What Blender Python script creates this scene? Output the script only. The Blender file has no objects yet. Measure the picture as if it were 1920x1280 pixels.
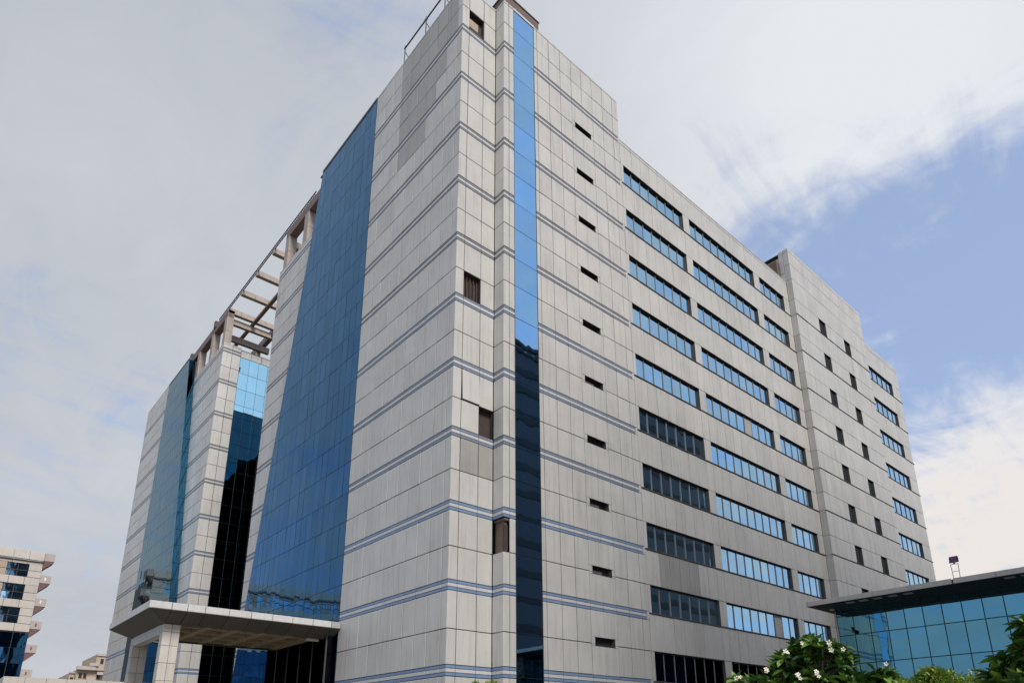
import bpy, bmesh, math, random
from mathutils import Vector, Matrix

rnd = random.Random(7)
scene = bpy.context.scene
C = scene.collection

# ------------------------------------------------------------------ camera
CAM = Vector((-17.657, -25.114, 0.0))
R_ = Vector((0.74783, -0.66384, -0.00795)).normalized()
F_ = Vector((0.63548, 0.71232, 0.29795)).normalized()
U_ = R_.cross(F_).normalized()
R_ = F_.cross(U_).normalized()
cd = bpy.data.cameras.new('camera')
cd.sensor_width = 36.0
cd.lens = 36.0 * 1272.4 / 1920.0
cd.shift_x = (960 - 983.4) / 1920.0
cd.shift_y = (1001.9 - 640) / 1920.0
cd.clip_start = 0.1
cd.clip_end = 6000
cam = bpy.data.objects.new('camera', cd)
C.objects.link(cam)
mw = Matrix.Identity(4)
for i in range(3):
    mw[i][0], mw[i][1], mw[i][2], mw[i][3] = R_[i], U_[i], -F_[i], CAM[i]
cam.matrix_world = mw
scene.camera = cam

def px_of(P):
    v = Vector(P) - CAM
    dz = v.dot(F_)
    if dz <= 0.1:
        return None
    return 983.4 + 1272.4 * v.dot(R_) / dz, 1001.9 - 1272.4 * v.dot(U_) / dz, dz

# ------------------------------------------------------------------ light
SUN = Vector((-0.14, -0.66, 0.68)).normalized()
sun_el = math.asin(SUN.z)
sun_rot = math.atan2(SUN.x, SUN.y)
sl = bpy.data.lights.new('sun', 'SUN')
sl.energy = 3.3
sl.angle = math.radians(20)
sl.color = (1.0, 0.955, 0.89)
so = bpy.data.objects.new('sun', sl)
so.rotation_euler = (-SUN).to_track_quat('-Z', 'Y').to_euler()
so.location = (0, -60, 90)
C.objects.link(so)

scene.view_settings.view_transform = 'Standard'
scene.view_settings.look = 'None'
scene.view_settings.gamma = 1.0
scene.view_settings.use_curve_mapping = False
scene.view_settings.exposure = 0.0
scene.cycles.caustics_reflective = False
scene.cycles.caustics_refractive = False

# ------------------------------------------------------------------ node helpers
def N(nt, typ, **kw):
    n = nt.nodes.new(typ)
    for k, v in kw.items():
        setattr(n, k, v)
    return n

def link(nt, a, b):
    nt.links.new(a, b)

def mathn(nt, op, a, b=None, c=None, clamp=False):
    n = N(nt, 'ShaderNodeMath', operation=op, use_clamp=clamp)
    for i, v in enumerate((a, b, c)):
        if v is None:
            continue
        if isinstance(v, (int, float)):
            n.inputs[i].default_value = v
        else:
            link(nt, v, n.inputs[i])
    return n.outputs[0]

def mixc(nt, f, a, b):
    n = N(nt, 'ShaderNodeMix', data_type='RGBA')
    for s, v in ((n.inputs[0], f), (n.inputs[6], a), (n.inputs[7], b)):
        if isinstance(v, (int, float)):
            s.default_value = v
        elif isinstance(v, (tuple, list)):
            s.default_value = tuple(v) + ((1,) if len(v) == 3 else ())
        else:
            link(nt, v, s)
    return n.outputs[2]

def smooth(nt, v, lo, hi, a=0.0, b=1.0):
    n = N(nt, 'ShaderNodeMapRange', interpolation_type='SMOOTHSTEP')
    link(nt, v, n.inputs[0])
    n.inputs[1].default_value = lo
    n.inputs[2].default_value = hi
    n.inputs[3].default_value = a
    n.inputs[4].default_value = b
    return n.outputs[0]

# ------------------------------------------------------------------ world
world = bpy.data.worlds.new('World')
scene.world = world
world.use_nodes = True
nt = world.node_tree
nt.nodes.clear()
out = N(nt, 'ShaderNodeOutputWorld')
bg = N(nt, 'ShaderNodeBackground')
bg.inputs[1].default_value = 0.15
link(nt, bg.outputs[0], out.inputs[0])
sky = N(nt, 'ShaderNodeTexSky', sky_type='NISHITA')
sky.sun_disc = False
sky.sun_elevation = sun_el
sky.sun_rotation = sun_rot
sky.altitude = 200
sky.air_density = 1.0
sky.dust_density = 2.0
sky.ozone_density = 1.0
tc = N(nt, 'ShaderNodeTexCoord')
sep = N(nt, 'ShaderNodeSeparateXYZ')
link(nt, tc.outputs['Generated'], sep.inputs[0])
zc = mathn(nt, 'ADD', mathn(nt, 'MAXIMUM', sep.outputs[2], 0.0), 0.22)
comb = N(nt, 'ShaderNodeCombineXYZ')
link(nt, mathn(nt, 'DIVIDE', sep.outputs[0], zc), comb.inputs[0])
link(nt, mathn(nt, 'DIVIDE', sep.outputs[1], zc), comb.inputs[1])
comb.inputs[2].default_value = 0.37
# streaks: stretch the cloud plane along one wind direction
mp = N(nt, 'ShaderNodeMapping')
mp.inputs['Rotation'].default_value = (0, 0, math.radians(-28))
mp.inputs['Scale'].default_value = (1.35, 0.85, 1)
link(nt, comb.outputs[0], mp.inputs[0])
def noise(vec, scale, detail, rough, dist=0.0):
    n = N(nt, 'ShaderNodeTexNoise')
    n.inputs['Scale'].default_value = scale
    n.inputs['Detail'].default_value = detail
    n.inputs['Roughness'].default_value = rough
    n.inputs['Distortion'].default_value = dist
    link(nt, vec, n.inputs['Vector'])
    return n.outputs[0]
n1 = noise(mp.outputs[0], 1.5, 9, 0.56, 0.35)
n2 = noise(mp.outputs[0], 4.5, 7, 0.6, 0.8)
mp2 = N(nt, 'ShaderNodeMapping')
mp2.inputs['Rotation'].default_value = (0, 0, math.radians(24))
mp2.inputs['Scale'].default_value = (2.2, 7.0, 1)
link(nt, comb.outputs[0], mp2.inputs[0])
n4 = noise(mp2.outputs[0], 1.3, 6, 0.62, 1.2)
n3 = noise(comb.outputs[0], 0.8, 3, 0.5, 0.2)
def lobe(d, k, w):
    vm = N(nt, 'ShaderNodeVectorMath', operation='DOT_PRODUCT')
    link(nt, tc.outputs['Generated'], vm.inputs[0])
    vm.inputs[1].default_value = Vector(d).normalized()
    e = mathn(nt, 'EXPONENT', mathn(nt, 'MULTIPLY', mathn(nt, 'SUBTRACT', vm.outputs['Value'], 1.0), k))
    return mathn(nt, 'MULTIPLY', e, w)
def add(*xs):
    r = xs[0]
    for x in xs[1:]:
        r = mathn(nt, 'ADD', r, x)
    return r
cov = add(mathn(nt, 'MULTIPLY', mathn(nt, 'SUBTRACT', n1, 0.5), 1.35),
          mathn(nt, 'MULTIPLY', mathn(nt, 'SUBTRACT', n2, 0.5), 1.35),
          mathn(nt, 'MULTIPLY', mathn(nt, 'SUBTRACT', n4, 0.5), 1.05),
          lobe((0.14, 0.72, 0.66), 4.5, 0.62),
          lobe((0.62, 0.28, 0.74), 18.0, 0.45),
          lobe((0.69, 0.06, 0.73), 34.0, 0.60),
          lobe((0.79, 0.24, 0.56), 22.0, -0.85),
          lobe((0.875, 0.12, 0.46), 40.0, -0.75),
          lobe((0.93, 0.18, 0.28), 34.0, 0.95),
          lobe((0.11, 0.90, 0.40), 60.0, -0.30),
          lobe((0.10, 0.96, 0.22), 60.0, 0.30))
mask = smooth(nt, mathn(nt, 'ADD', cov, 0.5), 0.16, 0.98)
# thin cloud is white, thick cloud is grey; low cloud is warm and bright
white = add(lobe((0.66, 0.16, 0.73), 16.0, 1.0), lobe((0.93, 0.18, 0.28), 22.0, 0.75), mathn(nt, 'MULTIPLY', mathn(nt, 'SUBTRACT', n3, 0.5), 0.9),
            mathn(nt, 'MULTIPLY', mathn(nt, 'SUBTRACT', n2, 0.5), 0.35))
wh = mathn(nt, 'ADD', white, 0.13, clamp=True)
ccol = mixc(nt, wh, (3.18, 3.38, 3.66), (5.5, 5.62, 5.82))
low = smooth(nt, sep.outputs[2], 0.50, 0.22)
ccol = mixc(nt, mathn(nt, 'MULTIPLY', low, add(lobe((0.93, 0.18, 0.28), 10.0, 0.8), lobe((0.93, 0.18, 0.28), 0.4, 0.12))), ccol, (5.9, 5.45, 5.05))
skyc = N(nt, 'ShaderNodeMix', data_type='RGBA', blend_type='MIX')
skyc.inputs[0].default_value = 0.5
link(nt, sky.outputs[0], skyc.inputs[6])
skyc.inputs[7].default_value = (3.4, 4.3, 6.4, 1)
fin = mixc(nt, mathn(nt, 'MULTIPLY', mask, 0.94), skyc.outputs[2], ccol)
link(nt, fin, bg.inputs[0])

# ------------------------------------------------------------------ materials
def newmat(name):
    m = bpy.data.materials.new(name)
    m.use_nodes = True
    return m, m.node_tree, m.node_tree.nodes['Principled BSDF']

def mat_plain(name, col, rough=0.6, metal=0.0, var=0.12, scale=1.5, tone=False):
    m, t, b = newmat(name)
    g = N(t, 'ShaderNodeNewGeometry')
    nz = N(t, 'ShaderNodeTexNoise')
    nz.inputs['Scale'].default_value = scale
    nz.inputs['Detail'].default_value = 5
    link(t, g.outputs['Position'], nz.inputs['Vector'])
    f = mathn(t, 'MULTIPLY_ADD', mathn(t, 'SUBTRACT', nz.outputs[0], 0.5), var * 2, 1.0)
    if tone:
        a = N(t, 'ShaderNodeAttribute', attribute_name='tone')
        f = mathn(t, 'MULTIPLY', f, a.outputs['Fac'])
    mx = N(t, 'ShaderNodeVectorMath', operation='SCALE')
    mx.inputs[0].default_value = col
    link(t, f, mx.inputs['Scale'])
    link(t, mx.outputs[0], b.inputs['Base Color'])
    b.inputs['Roughness'].default_value = rough
    b.inputs['Metallic'].default_value = metal
    return m

def mat_panel(name, col, streak=0.09):
    m, t, b = newmat(name)
    g = N(t, 'ShaderNodeNewGeometry')
    a = N(t, 'ShaderNodeAttribute', attribute_name='tone')
    # broad clouding
    n1 = N(t, 'ShaderNodeTexNoise')
    n1.inputs['Scale'].default_value = 0.55
    n1.inputs['Detail'].default_value = 6
    n1.inputs['Roughness'].default_value = 0.62
    link(t, g.outputs['Position'], n1.inputs['Vector'])
    # rain streaks, long in z
    mp = N(t, 'ShaderNodeMapping')
    mp.inputs['Scale'].default_value = (5.0, 5.0, 0.28)
    link(t, g.outputs['Position'], mp.inputs[0])
    n2 = N(t, 'ShaderNodeTexNoise')
    n2.inputs['Scale'].default_value = 1.0
    n2.inputs['Detail'].default_value = 4
    link(t, mp.outputs[0], n2.inputs['Vector'])
    s = mathn(t, 'MULTIPLY', smooth(t, n2.outputs[0], 0.48, 0.72), streak)
    f = mathn(t, 'SUBTRACT', mathn(t, 'MULTIPLY_ADD', mathn(t, 'SUBTRACT', n1.outputs[0], 0.5), 0.36, 1.0), s)
    f = mathn(t, 'MULTIPLY', f, a.outputs['Fac'])
    mx = N(t, 'ShaderNodeVectorMath', operation='SCALE')
    mx.inputs[0].default_value = col
    link(t, f, mx.inputs['Scale'])
    link(t, mx.outputs[0], b.inputs['Base Color'])
    b.inputs['Roughness'].default_value = 0.42
    b.inputs['Specular IOR Level'].default_value = 0.45
    bp = N(t, 'ShaderNodeBump')
    bp.inputs['Strength'].default_value = 0.10
    bp.inputs['Distance'].default_value = 0.05
    n3 = N(t, 'ShaderNodeTexNoise')
    n3.inputs['Scale'].default_value = 0.9
    n3.inputs['Detail'].default_value = 2
    link(t, g.outputs['Position'], n3.inputs['Vector'])
    link(t, n3.outputs[0], bp.inputs['Height'])
    link(t, bp.outputs[0], b.inputs['Normal'])
    return m

def mat_glass(name, tint, wav=0.10, rough=0.02, dirt=0.10, edge=(1, 1, 1)):
    """coated reflective facade glass: tinted mirror, whiter at grazing angles, slightly wavy panes"""
    m, t, b = newmat(name)
    g = N(t, 'ShaderNodeNewGeometry')
    a = N(t, 'ShaderNodeAttribute', attribute_name='tone')
    n1 = N(t, 'ShaderNodeTexNoise')
    n1.inputs['Scale'].default_value = 0.6
    n1.inputs['Detail'].default_value = 4
    link(t, g.outputs['Position'], n1.inputs['Vector'])
    f = mathn(t, 'MULTIPLY', mathn(t, 'MULTIPLY_ADD', mathn(t, 'SUBTRACT', n1.outputs[0], 0.5), dirt * 2, 1.0), a.outputs['Fac'])
    mx = N(t, 'ShaderNodeVectorMath', operation='SCALE')
    mx.inputs[0].default_value = tint
    link(t, f, mx.inputs['Scale'])
    link(t, mx.outputs[0], b.inputs['Base Color'])
    b.inputs['Metallic'].default_value = 1.0
    b.inputs['Specular Tint'].default_value = tuple(edge) + (1,)
    b.inputs['Roughness'].default_value = rough
    mp = N(t, 'ShaderNodeMapping')
    mp.inputs['Scale'].default_value = (0.9, 0.9, 0.45)
    link(t, g.outputs['Position'], mp.inputs[0])
    n3 = N(t, 'ShaderNodeTexNoise')
    n3.inputs['Scale'].default_value = 1.0
    n3.inputs['Detail'].default_value = 1.5
    link(t, mp.outputs[0], n3.inputs['Vector'])
    bp = N(t, 'ShaderNodeBump')
    bp.inputs['Strength'].default_value = wav
    bp.inputs['Distance'].default_value = 0.06
    link(t, n3.outputs[0], bp.inputs['Height'])
    link(t, bp.outputs[0], b.inputs['Normal'])
    return m

M = dict(
    panel=mat_panel('cladding_grey', (0.55, 0.533, 0.502), streak=0.14),
    core=mat_plain('shadow_backing', (0.035, 0.033, 0.032), 0.9),
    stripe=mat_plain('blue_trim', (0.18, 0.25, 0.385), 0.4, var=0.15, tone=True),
    stripe_mid=mat_plain('blue_trim_sky_tinged', (0.19, 0.225, 0.295), 0.45, var=0.15, tone=True),
    stripe_sky=mat_plain('blue_trim_sky_grey', (0.185, 0.195, 0.222), 0.5, var=0.15, tone=True),  # the two greyer trims carry painted sky reflection for the upper storeys
    trimw=mat_panel('trim_white', (0.58, 0.57, 0.56)),
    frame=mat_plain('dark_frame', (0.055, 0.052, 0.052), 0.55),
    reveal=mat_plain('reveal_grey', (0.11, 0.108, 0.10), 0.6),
    mull=mat_plain('mullion_aluminium', (0.32, 0.30, 0.29), 0.45, 0.3),
    sill=mat_plain('sill_dark', (0.07, 0.068, 0.068), 0.6),
    glass_strip=mat_glass('glass_sky_blue', (0.335, 0.615, 0.89), 0.10),
    glass_curtain=mat_glass('glass_steel_blue', (0.040, 0.118, 0.222), 0.14, edge=(.75, .88, 1)),
    glass_pale=mat_glass('glass_pale_blue', (0.05, 0.092, 0.12), 0.12, edge=(.72, .86, .92)),
    glass_win=mat_glass('glass_window_blue', (0.42, 0.665, 0.82), 0.08),
    glass_teal=mat_glass('glass_teal', (0.115, 0.30, 0.40), 0.06),
    glass_navy=mat_glass('glass_navy', (0.008, 0.030, 0.055), 0.08, edge=(.4, .6, .8)),
    glass_cyan=mat_glass('glass_cyan', (0.44, 0.74, 0.80), 0.06),
    glass_dark=mat_glass('glass_dark', (0.012, 0.015, 0.022), 0.06, edge=(.12, .13, .15)),
    brown=mat_plain('brown_block', (0.14, 0.10, 0.085), 0.8, var=0.3),
    hole=mat_plain('bare_backing', (0.06, 0.042, 0.035), 0.9, var=0.5, scale=4),
    concrete=mat_plain('concrete', (0.30, 0.28, 0.26), 0.85, var=0.2),
    roof=mat_plain('roof_felt', (0.12, 0.12, 0.12), 0.9),
    pergola=mat_plain('pergola_beige', (0.40, 0.335, 0.285), 0.7, var=0.3, scale=2.5),
    pergolad=mat_plain('pergola_brown', (0.20, 0.14, 0.13), 0.7, var=0.15),
    steel=mat_plain('dark_steel', (0.05, 0.05, 0.055), 0.5, 0.3),
    galv=mat_plain('galvanised', (0.32, 0.33, 0.35), 0.45, 0.6),
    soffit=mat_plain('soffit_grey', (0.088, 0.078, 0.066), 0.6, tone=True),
    coffer=mat_plain('coffer_beige', (0.36, 0.29, 0.19), 0.8),
    cream=mat_panel('cream_cladding', (0.53, 0.485, 0.44)),
    sand=mat_plain('sandstone', (0.42, 0.33, 0.25), 0.85, var=0.2),
    pink=mat_plain('balcony_pink', (0.44, 0.375, 0.345), 0.8, var=0.12),
    maroon=mat_plain('balcony_soffit', (0.16, 0.09, 0.085), 0.8),
    white=mat_plain('lamp_white', (0.75, 0.74, 0.72), 0.5),
    purple=mat_plain('lamp_glass_purple', (0.14, 0.035, 0.15), 0.3),
    black=mat_plain('black_metal', (0.02, 0.02, 0.022), 0.5),
    ground=mat_plain('paving', (0.19, 0.18, 0.155), 0.9, var=0.25, scale=0.3),
    bark=mat_plain('bark', (0.13, 0.105, 0.085), 0.9, var=0.3, scale=8),
    tower=mat_plain('glass_black_blue', (0.020, 0.028, 0.05), 0.35),
    towerband=mat_plain('tower_band', (0.006, 0.009, 0.016), 0.6),
)

def mat_leaf(name, cols, trans=0.25):
    m, t, b = newmat(name)
    a = N(t, 'ShaderNodeAttribute', attribute_name='tone')
    oi = N(t, 'ShaderNodeObjectInfo')
    f = mathn(t, 'FRACT', mathn(t, 'ADD', a.outputs['Fac'], oi.outputs['Random']))
    cr = N(t, 'ShaderNodeValToRGB')
    e = cr.color_ramp.elements
    e[0].color = cols[0] + (1,)
    e[1].color = cols[2] + (1,)
    x = e.new(0.6)
    x.color = cols[1] + (1,)
    link(t, f, cr.inputs[0])
    link(t, cr.outputs[0], b.inputs['Base Color'])
    b.inputs['Roughness'].default_value = 0.38
    tr = N(t, 'ShaderNodeBsdfTranslucent')
    link(t, cr.outputs[0], tr.inputs['Color'])
    ms = N(t, 'ShaderNodeMixShader')
    ms.inputs[0].default_value = trans
    link(t, b.outputs[0], ms.inputs[1])
    link(t, tr.outputs[0], ms.inputs[2])
    link(t, ms.outputs[0], t.nodes['Material Output'].inputs[0])
    return m
M['leaf'] = mat_leaf('plumeria_leaf', ((0.026, 0.074, 0.018), (0.062, 0.14, 0.026), (0.22, 0.36, 0.055)))
M['leaf2'] = mat_leaf('shrub_leaf', ((0.11, 0.19, 0.025), (0.20, 0.31, 0.045), (0.34, 0.44, 0.09)), 0.3)
M['leaf3'] = mat_leaf('tree_leaf', ((0.02, 0.04, 0.012), (0.035, 0.065, 0.018), (0.06, 0.10, 0.03)), 0.2)
def mat_flower():
    m, t, b = newmat('plumeria_flower')
    a = N(t, 'ShaderNodeAttribute', attribute_name='tone')
    link(t, mixc(t, a.outputs['Fac'], (0.75, 0.45, 0.08), (0.80, 0.76, 0.66)), b.inputs['Base Color'])
    b.inputs['Roughness'].default_value = 0.6
    return m
M['flower'] = mat_flower()

# ------------------------------------------------------------------ object helpers
WP = {}          # world position of every object we make

def thing(name, loc, label, cat, group=None):
    o = bpy.data.objects.new(name, None)
    o.empty_display_size = 0.3
    o.location = loc
    C.objects.link(o)
    WP[o.name] = Vector(loc)
    o['label'] = label
    o['category'] = cat
    if group:
        o['group'] = group
    return o

def build_mesh(name, verts, faces, mats, midx=None, tones=None, origin=None, smooth_sh=False):
    me = bpy.data.meshes.new(name)
    o = Vector(origin) if origin is not None else Vector((0, 0, 0))
    me.from_pydata([tuple(Vector(v) - o) for v in verts], [], faces)
    for m in mats:
        me.materials.append(M[m] if isinstance(m, str) else m)
    if midx:
        me.polygons.foreach_set('material_index', midx)
    at = me.attributes.new('tone', 'FLOAT', 'FACE')
    at.data.foreach_set('value', tones if tones else [1.0] * len(faces))
    if smooth_sh:
        me.polygons.foreach_set('use_smooth', [True] * len(faces))
    me.update()
    return me

def mk(name, geo, parent=None, label=None, kind=None, smooth_sh=False):
    """one mesh object out of a Geo; its origin is the middle of its box"""
    vs = geo.v
    lo = Vector([min(v[i] for v in vs) for i in range(3)])
    hi = Vector([max(v[i] for v in vs) for i in range(3)])
    c = (lo + hi) / 2
    me = build_mesh(name, vs, geo.f, geo.mats, geo.mi, geo.t, c, smooth_sh)
    o = bpy.data.objects.new(name, me)
    C.objects.link(o)
    WP[o.name] = c
    if parent is not None:
        o.parent = parent
        o.location = c - WP[parent.name]
    else:
        o.location = c
    if label:
        o['label'] = label
    if kind:
        o['kind'] = kind
    return o

class Geo:
    def __init__(s, *mats):
        s.v, s.f, s.mi, s.t = [], [], [], []
        s.mats = list(mats)
    def add(s, vs, fs, mi=0, tone=1.0):
        b = len(s.v)
        s.v += [tuple(v) for v in vs]
        s.f += [tuple(i + b for i in f) for f in fs]
        s.mi += [mi] * len(fs)
        s.t += [tone] * len(fs)
        return s
    def box(s, x0, x1, y0, y1, z0, z1, mi=0, tone=1.0):
        vs = [(x, y, z) for z in (z0, z1) for y in (y0, y1) for x in (x0, x1)]
        return s.add(vs, [(0, 2, 3, 1), (4, 5, 7, 6), (0, 1, 5, 4), (2, 6, 7, 3), (0, 4, 6, 2), (1, 3, 7, 5)], mi, tone)
    def prism(s, poly, ext, mi=0, tone=1.0):
        """poly: 3-D points in order, ext: extrusion vector"""
        n = len(poly)
        ext = Vector(ext)
        p = [Vector(a) for a in poly]
        vs = p + [a + ext for a in p]
        fs = [tuple(range(n - 1, -1, -1)), tuple(range(n, 2 * n))]
        fs += [(i, (i + 1) % n, (i + 1) % n + n, i + n) for i in range(n)]
        return s.add(vs, fs, mi, tone)
    def bar(s, a, b, r, sides=6, mi=0, r2=None):
        a, b = Vector(a), Vector(b)
        d = (b - a).normalized()
        u = d.orthogonal().normalized()
        w = d.cross(u)
        r2 = r if r2 is None else r2
        vs, n = [], sides
        for p, rr in ((a, r), (b, r2)):
            for i in range(n):
                t = 2 * math.pi * i / n
                vs.append(p + (u * math.cos(t) + w * math.sin(t)) * rr)
        fs = [(i, (i + 1) % n, (i + 1) % n + n, i + n) for i in range(n)]
        fs += [tuple(range(n - 1, -1, -1)), tuple(range(n, 2 * n))]
        return s.add(vs, fs, mi)
    def join(s, g):
        return s.merge(g.v, g.f, g.mi, g.t)
    def merge(s, v, f, mi, t):
        b = len(s.v)
        s.v += v
        s.f += [tuple(i + b for i in q) for q in f]
        s.mi += mi
        s.t += t

def inset(poly, d):
    n = len(poly)
    cx = sum(p[0] for p in poly) / n
    cy = sum(p[1] for p in poly) / n
    res = []
    for i in range(n):
        a, b, c = poly[i - 1], poly[i], poly[(i + 1) % n]
        def nrm(p, q):
            dx, dy = q[0] - p[0], q[1] - p[1]
            l = math.hypot(dx, dy) or 1e-9
            return -dy / l, dx / l
        n1, n2 = nrm(a, b), nrm(b, c)
        dx, dy = n1[0] + n2[0], n1[1] + n2[1]
        k = 1 + n1[0] * n2[0] + n1[1] * n2[1]
        k = max(k, 0.25)
        res.append((b[0] + dx / k * d, b[1] + dy / k * d))
    return res

def clip(poly, a, b, c):
    """keep the side a*u + b*v <= c"""
    res = []
    n = len(poly)
    for i in range(n):
        p, q = poly[i], poly[(i + 1) % n]
        fp, fq = a * p[0] + b * p[1] - c, a * q[0] + b * q[1] - c
        if fp <= 0:
            res.append(p)
        if fp * fq < 0:
            t = fp / (fp - fq)
            res.append((p[0] + (q[0] - p[0]) * t, p[1] + (q[1] - p[1]) * t))
    return res

class Plane:
    """facade plane: O + u*U + v*V, outward normal N"""
    def __init__(s, O, U, N_):
        s.O, s.U, s.N = Vector(O), Vector(U), Vector(N_)
        s.V = Vector((0, 0, 1))
        s.flip = s.U.cross(s.V).dot(s.N) < 0
    def P(s, u, v, d=0.0):
        return s.O + s.U * u + s.V * v + s.N * d
    def piece(s, poly, gap=0.019, thick=0.06, ch=0.012, jit=0.004, mat='panel', tone=1.0, off=0.0):
        """a panel: thin plate with chamfered edge; front face at off"""
        area = 0.5 * sum(poly[i][0] * poly[(i + 1) % len(poly)][1] - poly[(i + 1) % len(poly)][0] * poly[i][1] for i in range(len(poly)))
        if area < 0:
            poly = poly[::-1]
        p0 = inset(poly, gap)
        p1 = inset(poly, gap + ch)
        n = len(poly)
        us = [p[0] for p in poly]
        vs_ = [p[1] for p in poly]
        du, dv = max(us) - min(us), max(vs_) - min(vs_)
        cu, cv = sum(us) / n, sum(vs_) / n
        j = rnd.uniform(-jit, jit)
        tu, tv = rnd.uniform(-jit, jit) / max(du, .3), rnd.uniform(-jit, jit) / max(dv, .3)
        dd = lambda p: off + j + tu * (p[0] - cu) * 2 + tv * (p[1] - cv) * 2
        V = [s.P(p[0], p[1], off - thick) for p in p0]
        V += [s.P(p[0], p[1], dd(p) - ch) for p in p0]
        V += [s.P(p[0], p[1], dd(p)) for p in p1]
        F = [tuple(range(2 * n, 3 * n))]
        for a in (0, n):
            F += [(a + i, a + (i + 1) % n, a + n + (i + 1) % n, a + n + i) for i in range(n)]
        if s.flip:
            F = [f[::-1] for f in F]
        g = Geo(mat).add(V, F, 0, tone)
        c = s.P(cu, cv, off)
        vv = CAM - c
        cosv = max(0.0, vv.normalized().dot(s.N))
        sc = abs(area) * cosv / vv.length_squared
        pp = px_of(c)
        if pp is None or not (-25 < pp[0] < 1945 and -40 < pp[1] < 1310):
            sc = 0.0
        return g, sc

REG = {}
def reg(parent, name, g, sc):
    REG.setdefault((parent.name, name), [parent, name, []])[2].append((sc, g))

def flush(limit=300):
    for parent, name, lst in REG.values():
        lst.sort(key=lambda a: -a[0])
        vis = lst[:limit]
        for sc, g in vis:
            mk(name, g, parent)
        rest = lst[limit:]
        if rest:
            mats = []
            big = Geo()
            for sc, g in rest:
                mp_ = []
                for m in g.mats:
                    if m not in mats:
                        mats.append(m)
                    mp_.append(mats.index(m))
                big.merge(g.v, g.f, [mp_[i] for i in g.mi], g.t)
            big.mats = mats
            mk(name, big, parent, kind='stuff')

def rect(u0, u1, v0, v1):
    return [(u0, v0), (u1, v0), (u1, v1), (u0, v1)]

GZ = -1.6           # ground level (the camera's eye is at z = 0)
Z0, H = 3.53, 3.9   # first blue band and storey height
zk = lambda k: Z0 + H * k
HEAD, BAND = 1.62, 0.50

# ------------------------------------------------------------------ ground
g = Geo('ground').add([(-2500, -2500, GZ), (2500, -2500, GZ), (2500, 2500, GZ), (-2500, 2500, GZ)], [(0, 1, 2, 3)])
o = mk('ground', g, None, kind='structure')
o['label'] = 'wide grey paved ground around the office buildings'

# ================================================================== MAIN BUILDING
YR, Y2, Y4, XB = -0.854, -1.455, -0.986, 1.2
XW, XE, XF = 13.62, 37.95, 54.0       # wing start, stair block start, end block start
XEND = 64.2
TOP, TOPW, TOP2, TOP4 = 46.1, 42.4, 46.0, 43.1
main = thing('office_building', (20, 5, GZ), 'tall grey panelled block, its sharp corner towards us, ribbon windows along its right side', 'office building')

pl_left = Plane((0, 0, 0), (0, 1, 0), (-1, 0, 0))          # u = y
pl_rec = Plane((0, 0, 0), (1, 0, 0), (0, -1, 0))           # u = x
pl_ret = Plane((2.62, 0, 0), (0, 1, 0), (-1, 0, 0))        # u = y
pl_front = Plane((0, YR, 0), (1, 0, 0), (0, -1, 0))
pl_b2 = Plane((0, Y2, 0), (1, 0, 0), (0, -1, 0))
pl_b2s = Plane((XE, 0, 0), (0, 1, 0), (-1, 0, 0))
pl_b4 = Plane((0, Y4, 0), (1, 0, 0), (0, -1, 0))
pl_strip = Plane((XB, 0, 0), (0, 1, 0), (-1, 0, 0))
pl_aend = Plane((0, 30.64, 0), (-1, 0, 0), (0, 1, 0))
pl_east = Plane((XW, 0, 0), (0, 1, 0), (1, 0, 0))

# dark backing walls (the body of the building)
core = Geo('core', 'roof')
core.box(0.34, 13.5, 0.36, 20.2, GZ, TOP - 0.25)
core.box(2.98, 13.5, YR + 0.34, 0.36, GZ, TOP - 0.25)
core.box(1.56, 13.5, 20.2, 30.3, GZ, 42.9)
core.box(13.5, XE + 0.3, -0.36, 14, GZ, TOPW - 0.2)
core.box(XE + 0.3, XF - 0.2, Y2 + 0.45, 14, GZ, TOP2 - 0.2)
core.box(XF - 0.2, XEND - 0.1, Y4 + 0.45, 14, GZ, TOP4 - 0.2)
mk('wall', core, main)
# the glazed wedge behind the sloping edge of the blue glass
cur_edge = lambda z: 19.61 + 0.1845 * (45.57 - z)
wedge = Geo('core')
wedge.prism([(0.05, 10.7, GZ), (0.05, cur_edge(GZ) - .03, GZ), (0.05, cur_edge(45.7) - .03, 45.7), (0.05, 10.7, 45.7)], (1.5, 0, 0))
mk('wall', wedge, main)
# roofs
rf = Geo('roof')
for (x0, x1, y0, y1, z) in ((0.06, 13.55, 0.06, 20.2, TOP - 0.25), (2.7, 13.55, YR + 0.06, 0.06, TOP - 0.25), (1.25, 13.55, 20.2, 30.6, 42.9),
                            (13.55, XE, YR + 0.06, 14, TOPW - 0.2), (XE + .06, XF, Y2 + 0.06, 14, TOP2 - 0.2), (XF, XEND, Y4 + 0.06, 14, TOP4 - 0.2)):
    rf.box(x0, x1, y0, y1, z, z + 0.08)
mk('roof', rf, main)

def lev_rows(top, cap=0.2, kmin=-1):
    """cladding courses between the blue bands: (v0, v1, k, half)"""
    rows = []
    k = kmin
    while True:
        a = zk(k)
        if a >= top - cap:
            break
        rows.append((a, min(a + HEAD, top - cap), k, 0))
        if a + HEAD >= top - cap:
            break
        e = zk(k + 1) - BAND
        rows.append((a + HEAD, min(e, top - cap), k, 1))
        if e >= top - cap:
            break
        k += 1
    rows.append((top - cap, top, 99, 2))
    return rows

def ptone(base=1.0):
    return base * rnd.choice((1, 1, 1, 1, .98, 1.02, .95, 1.035)) * rnd.uniform(.975, 1.02)

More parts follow.
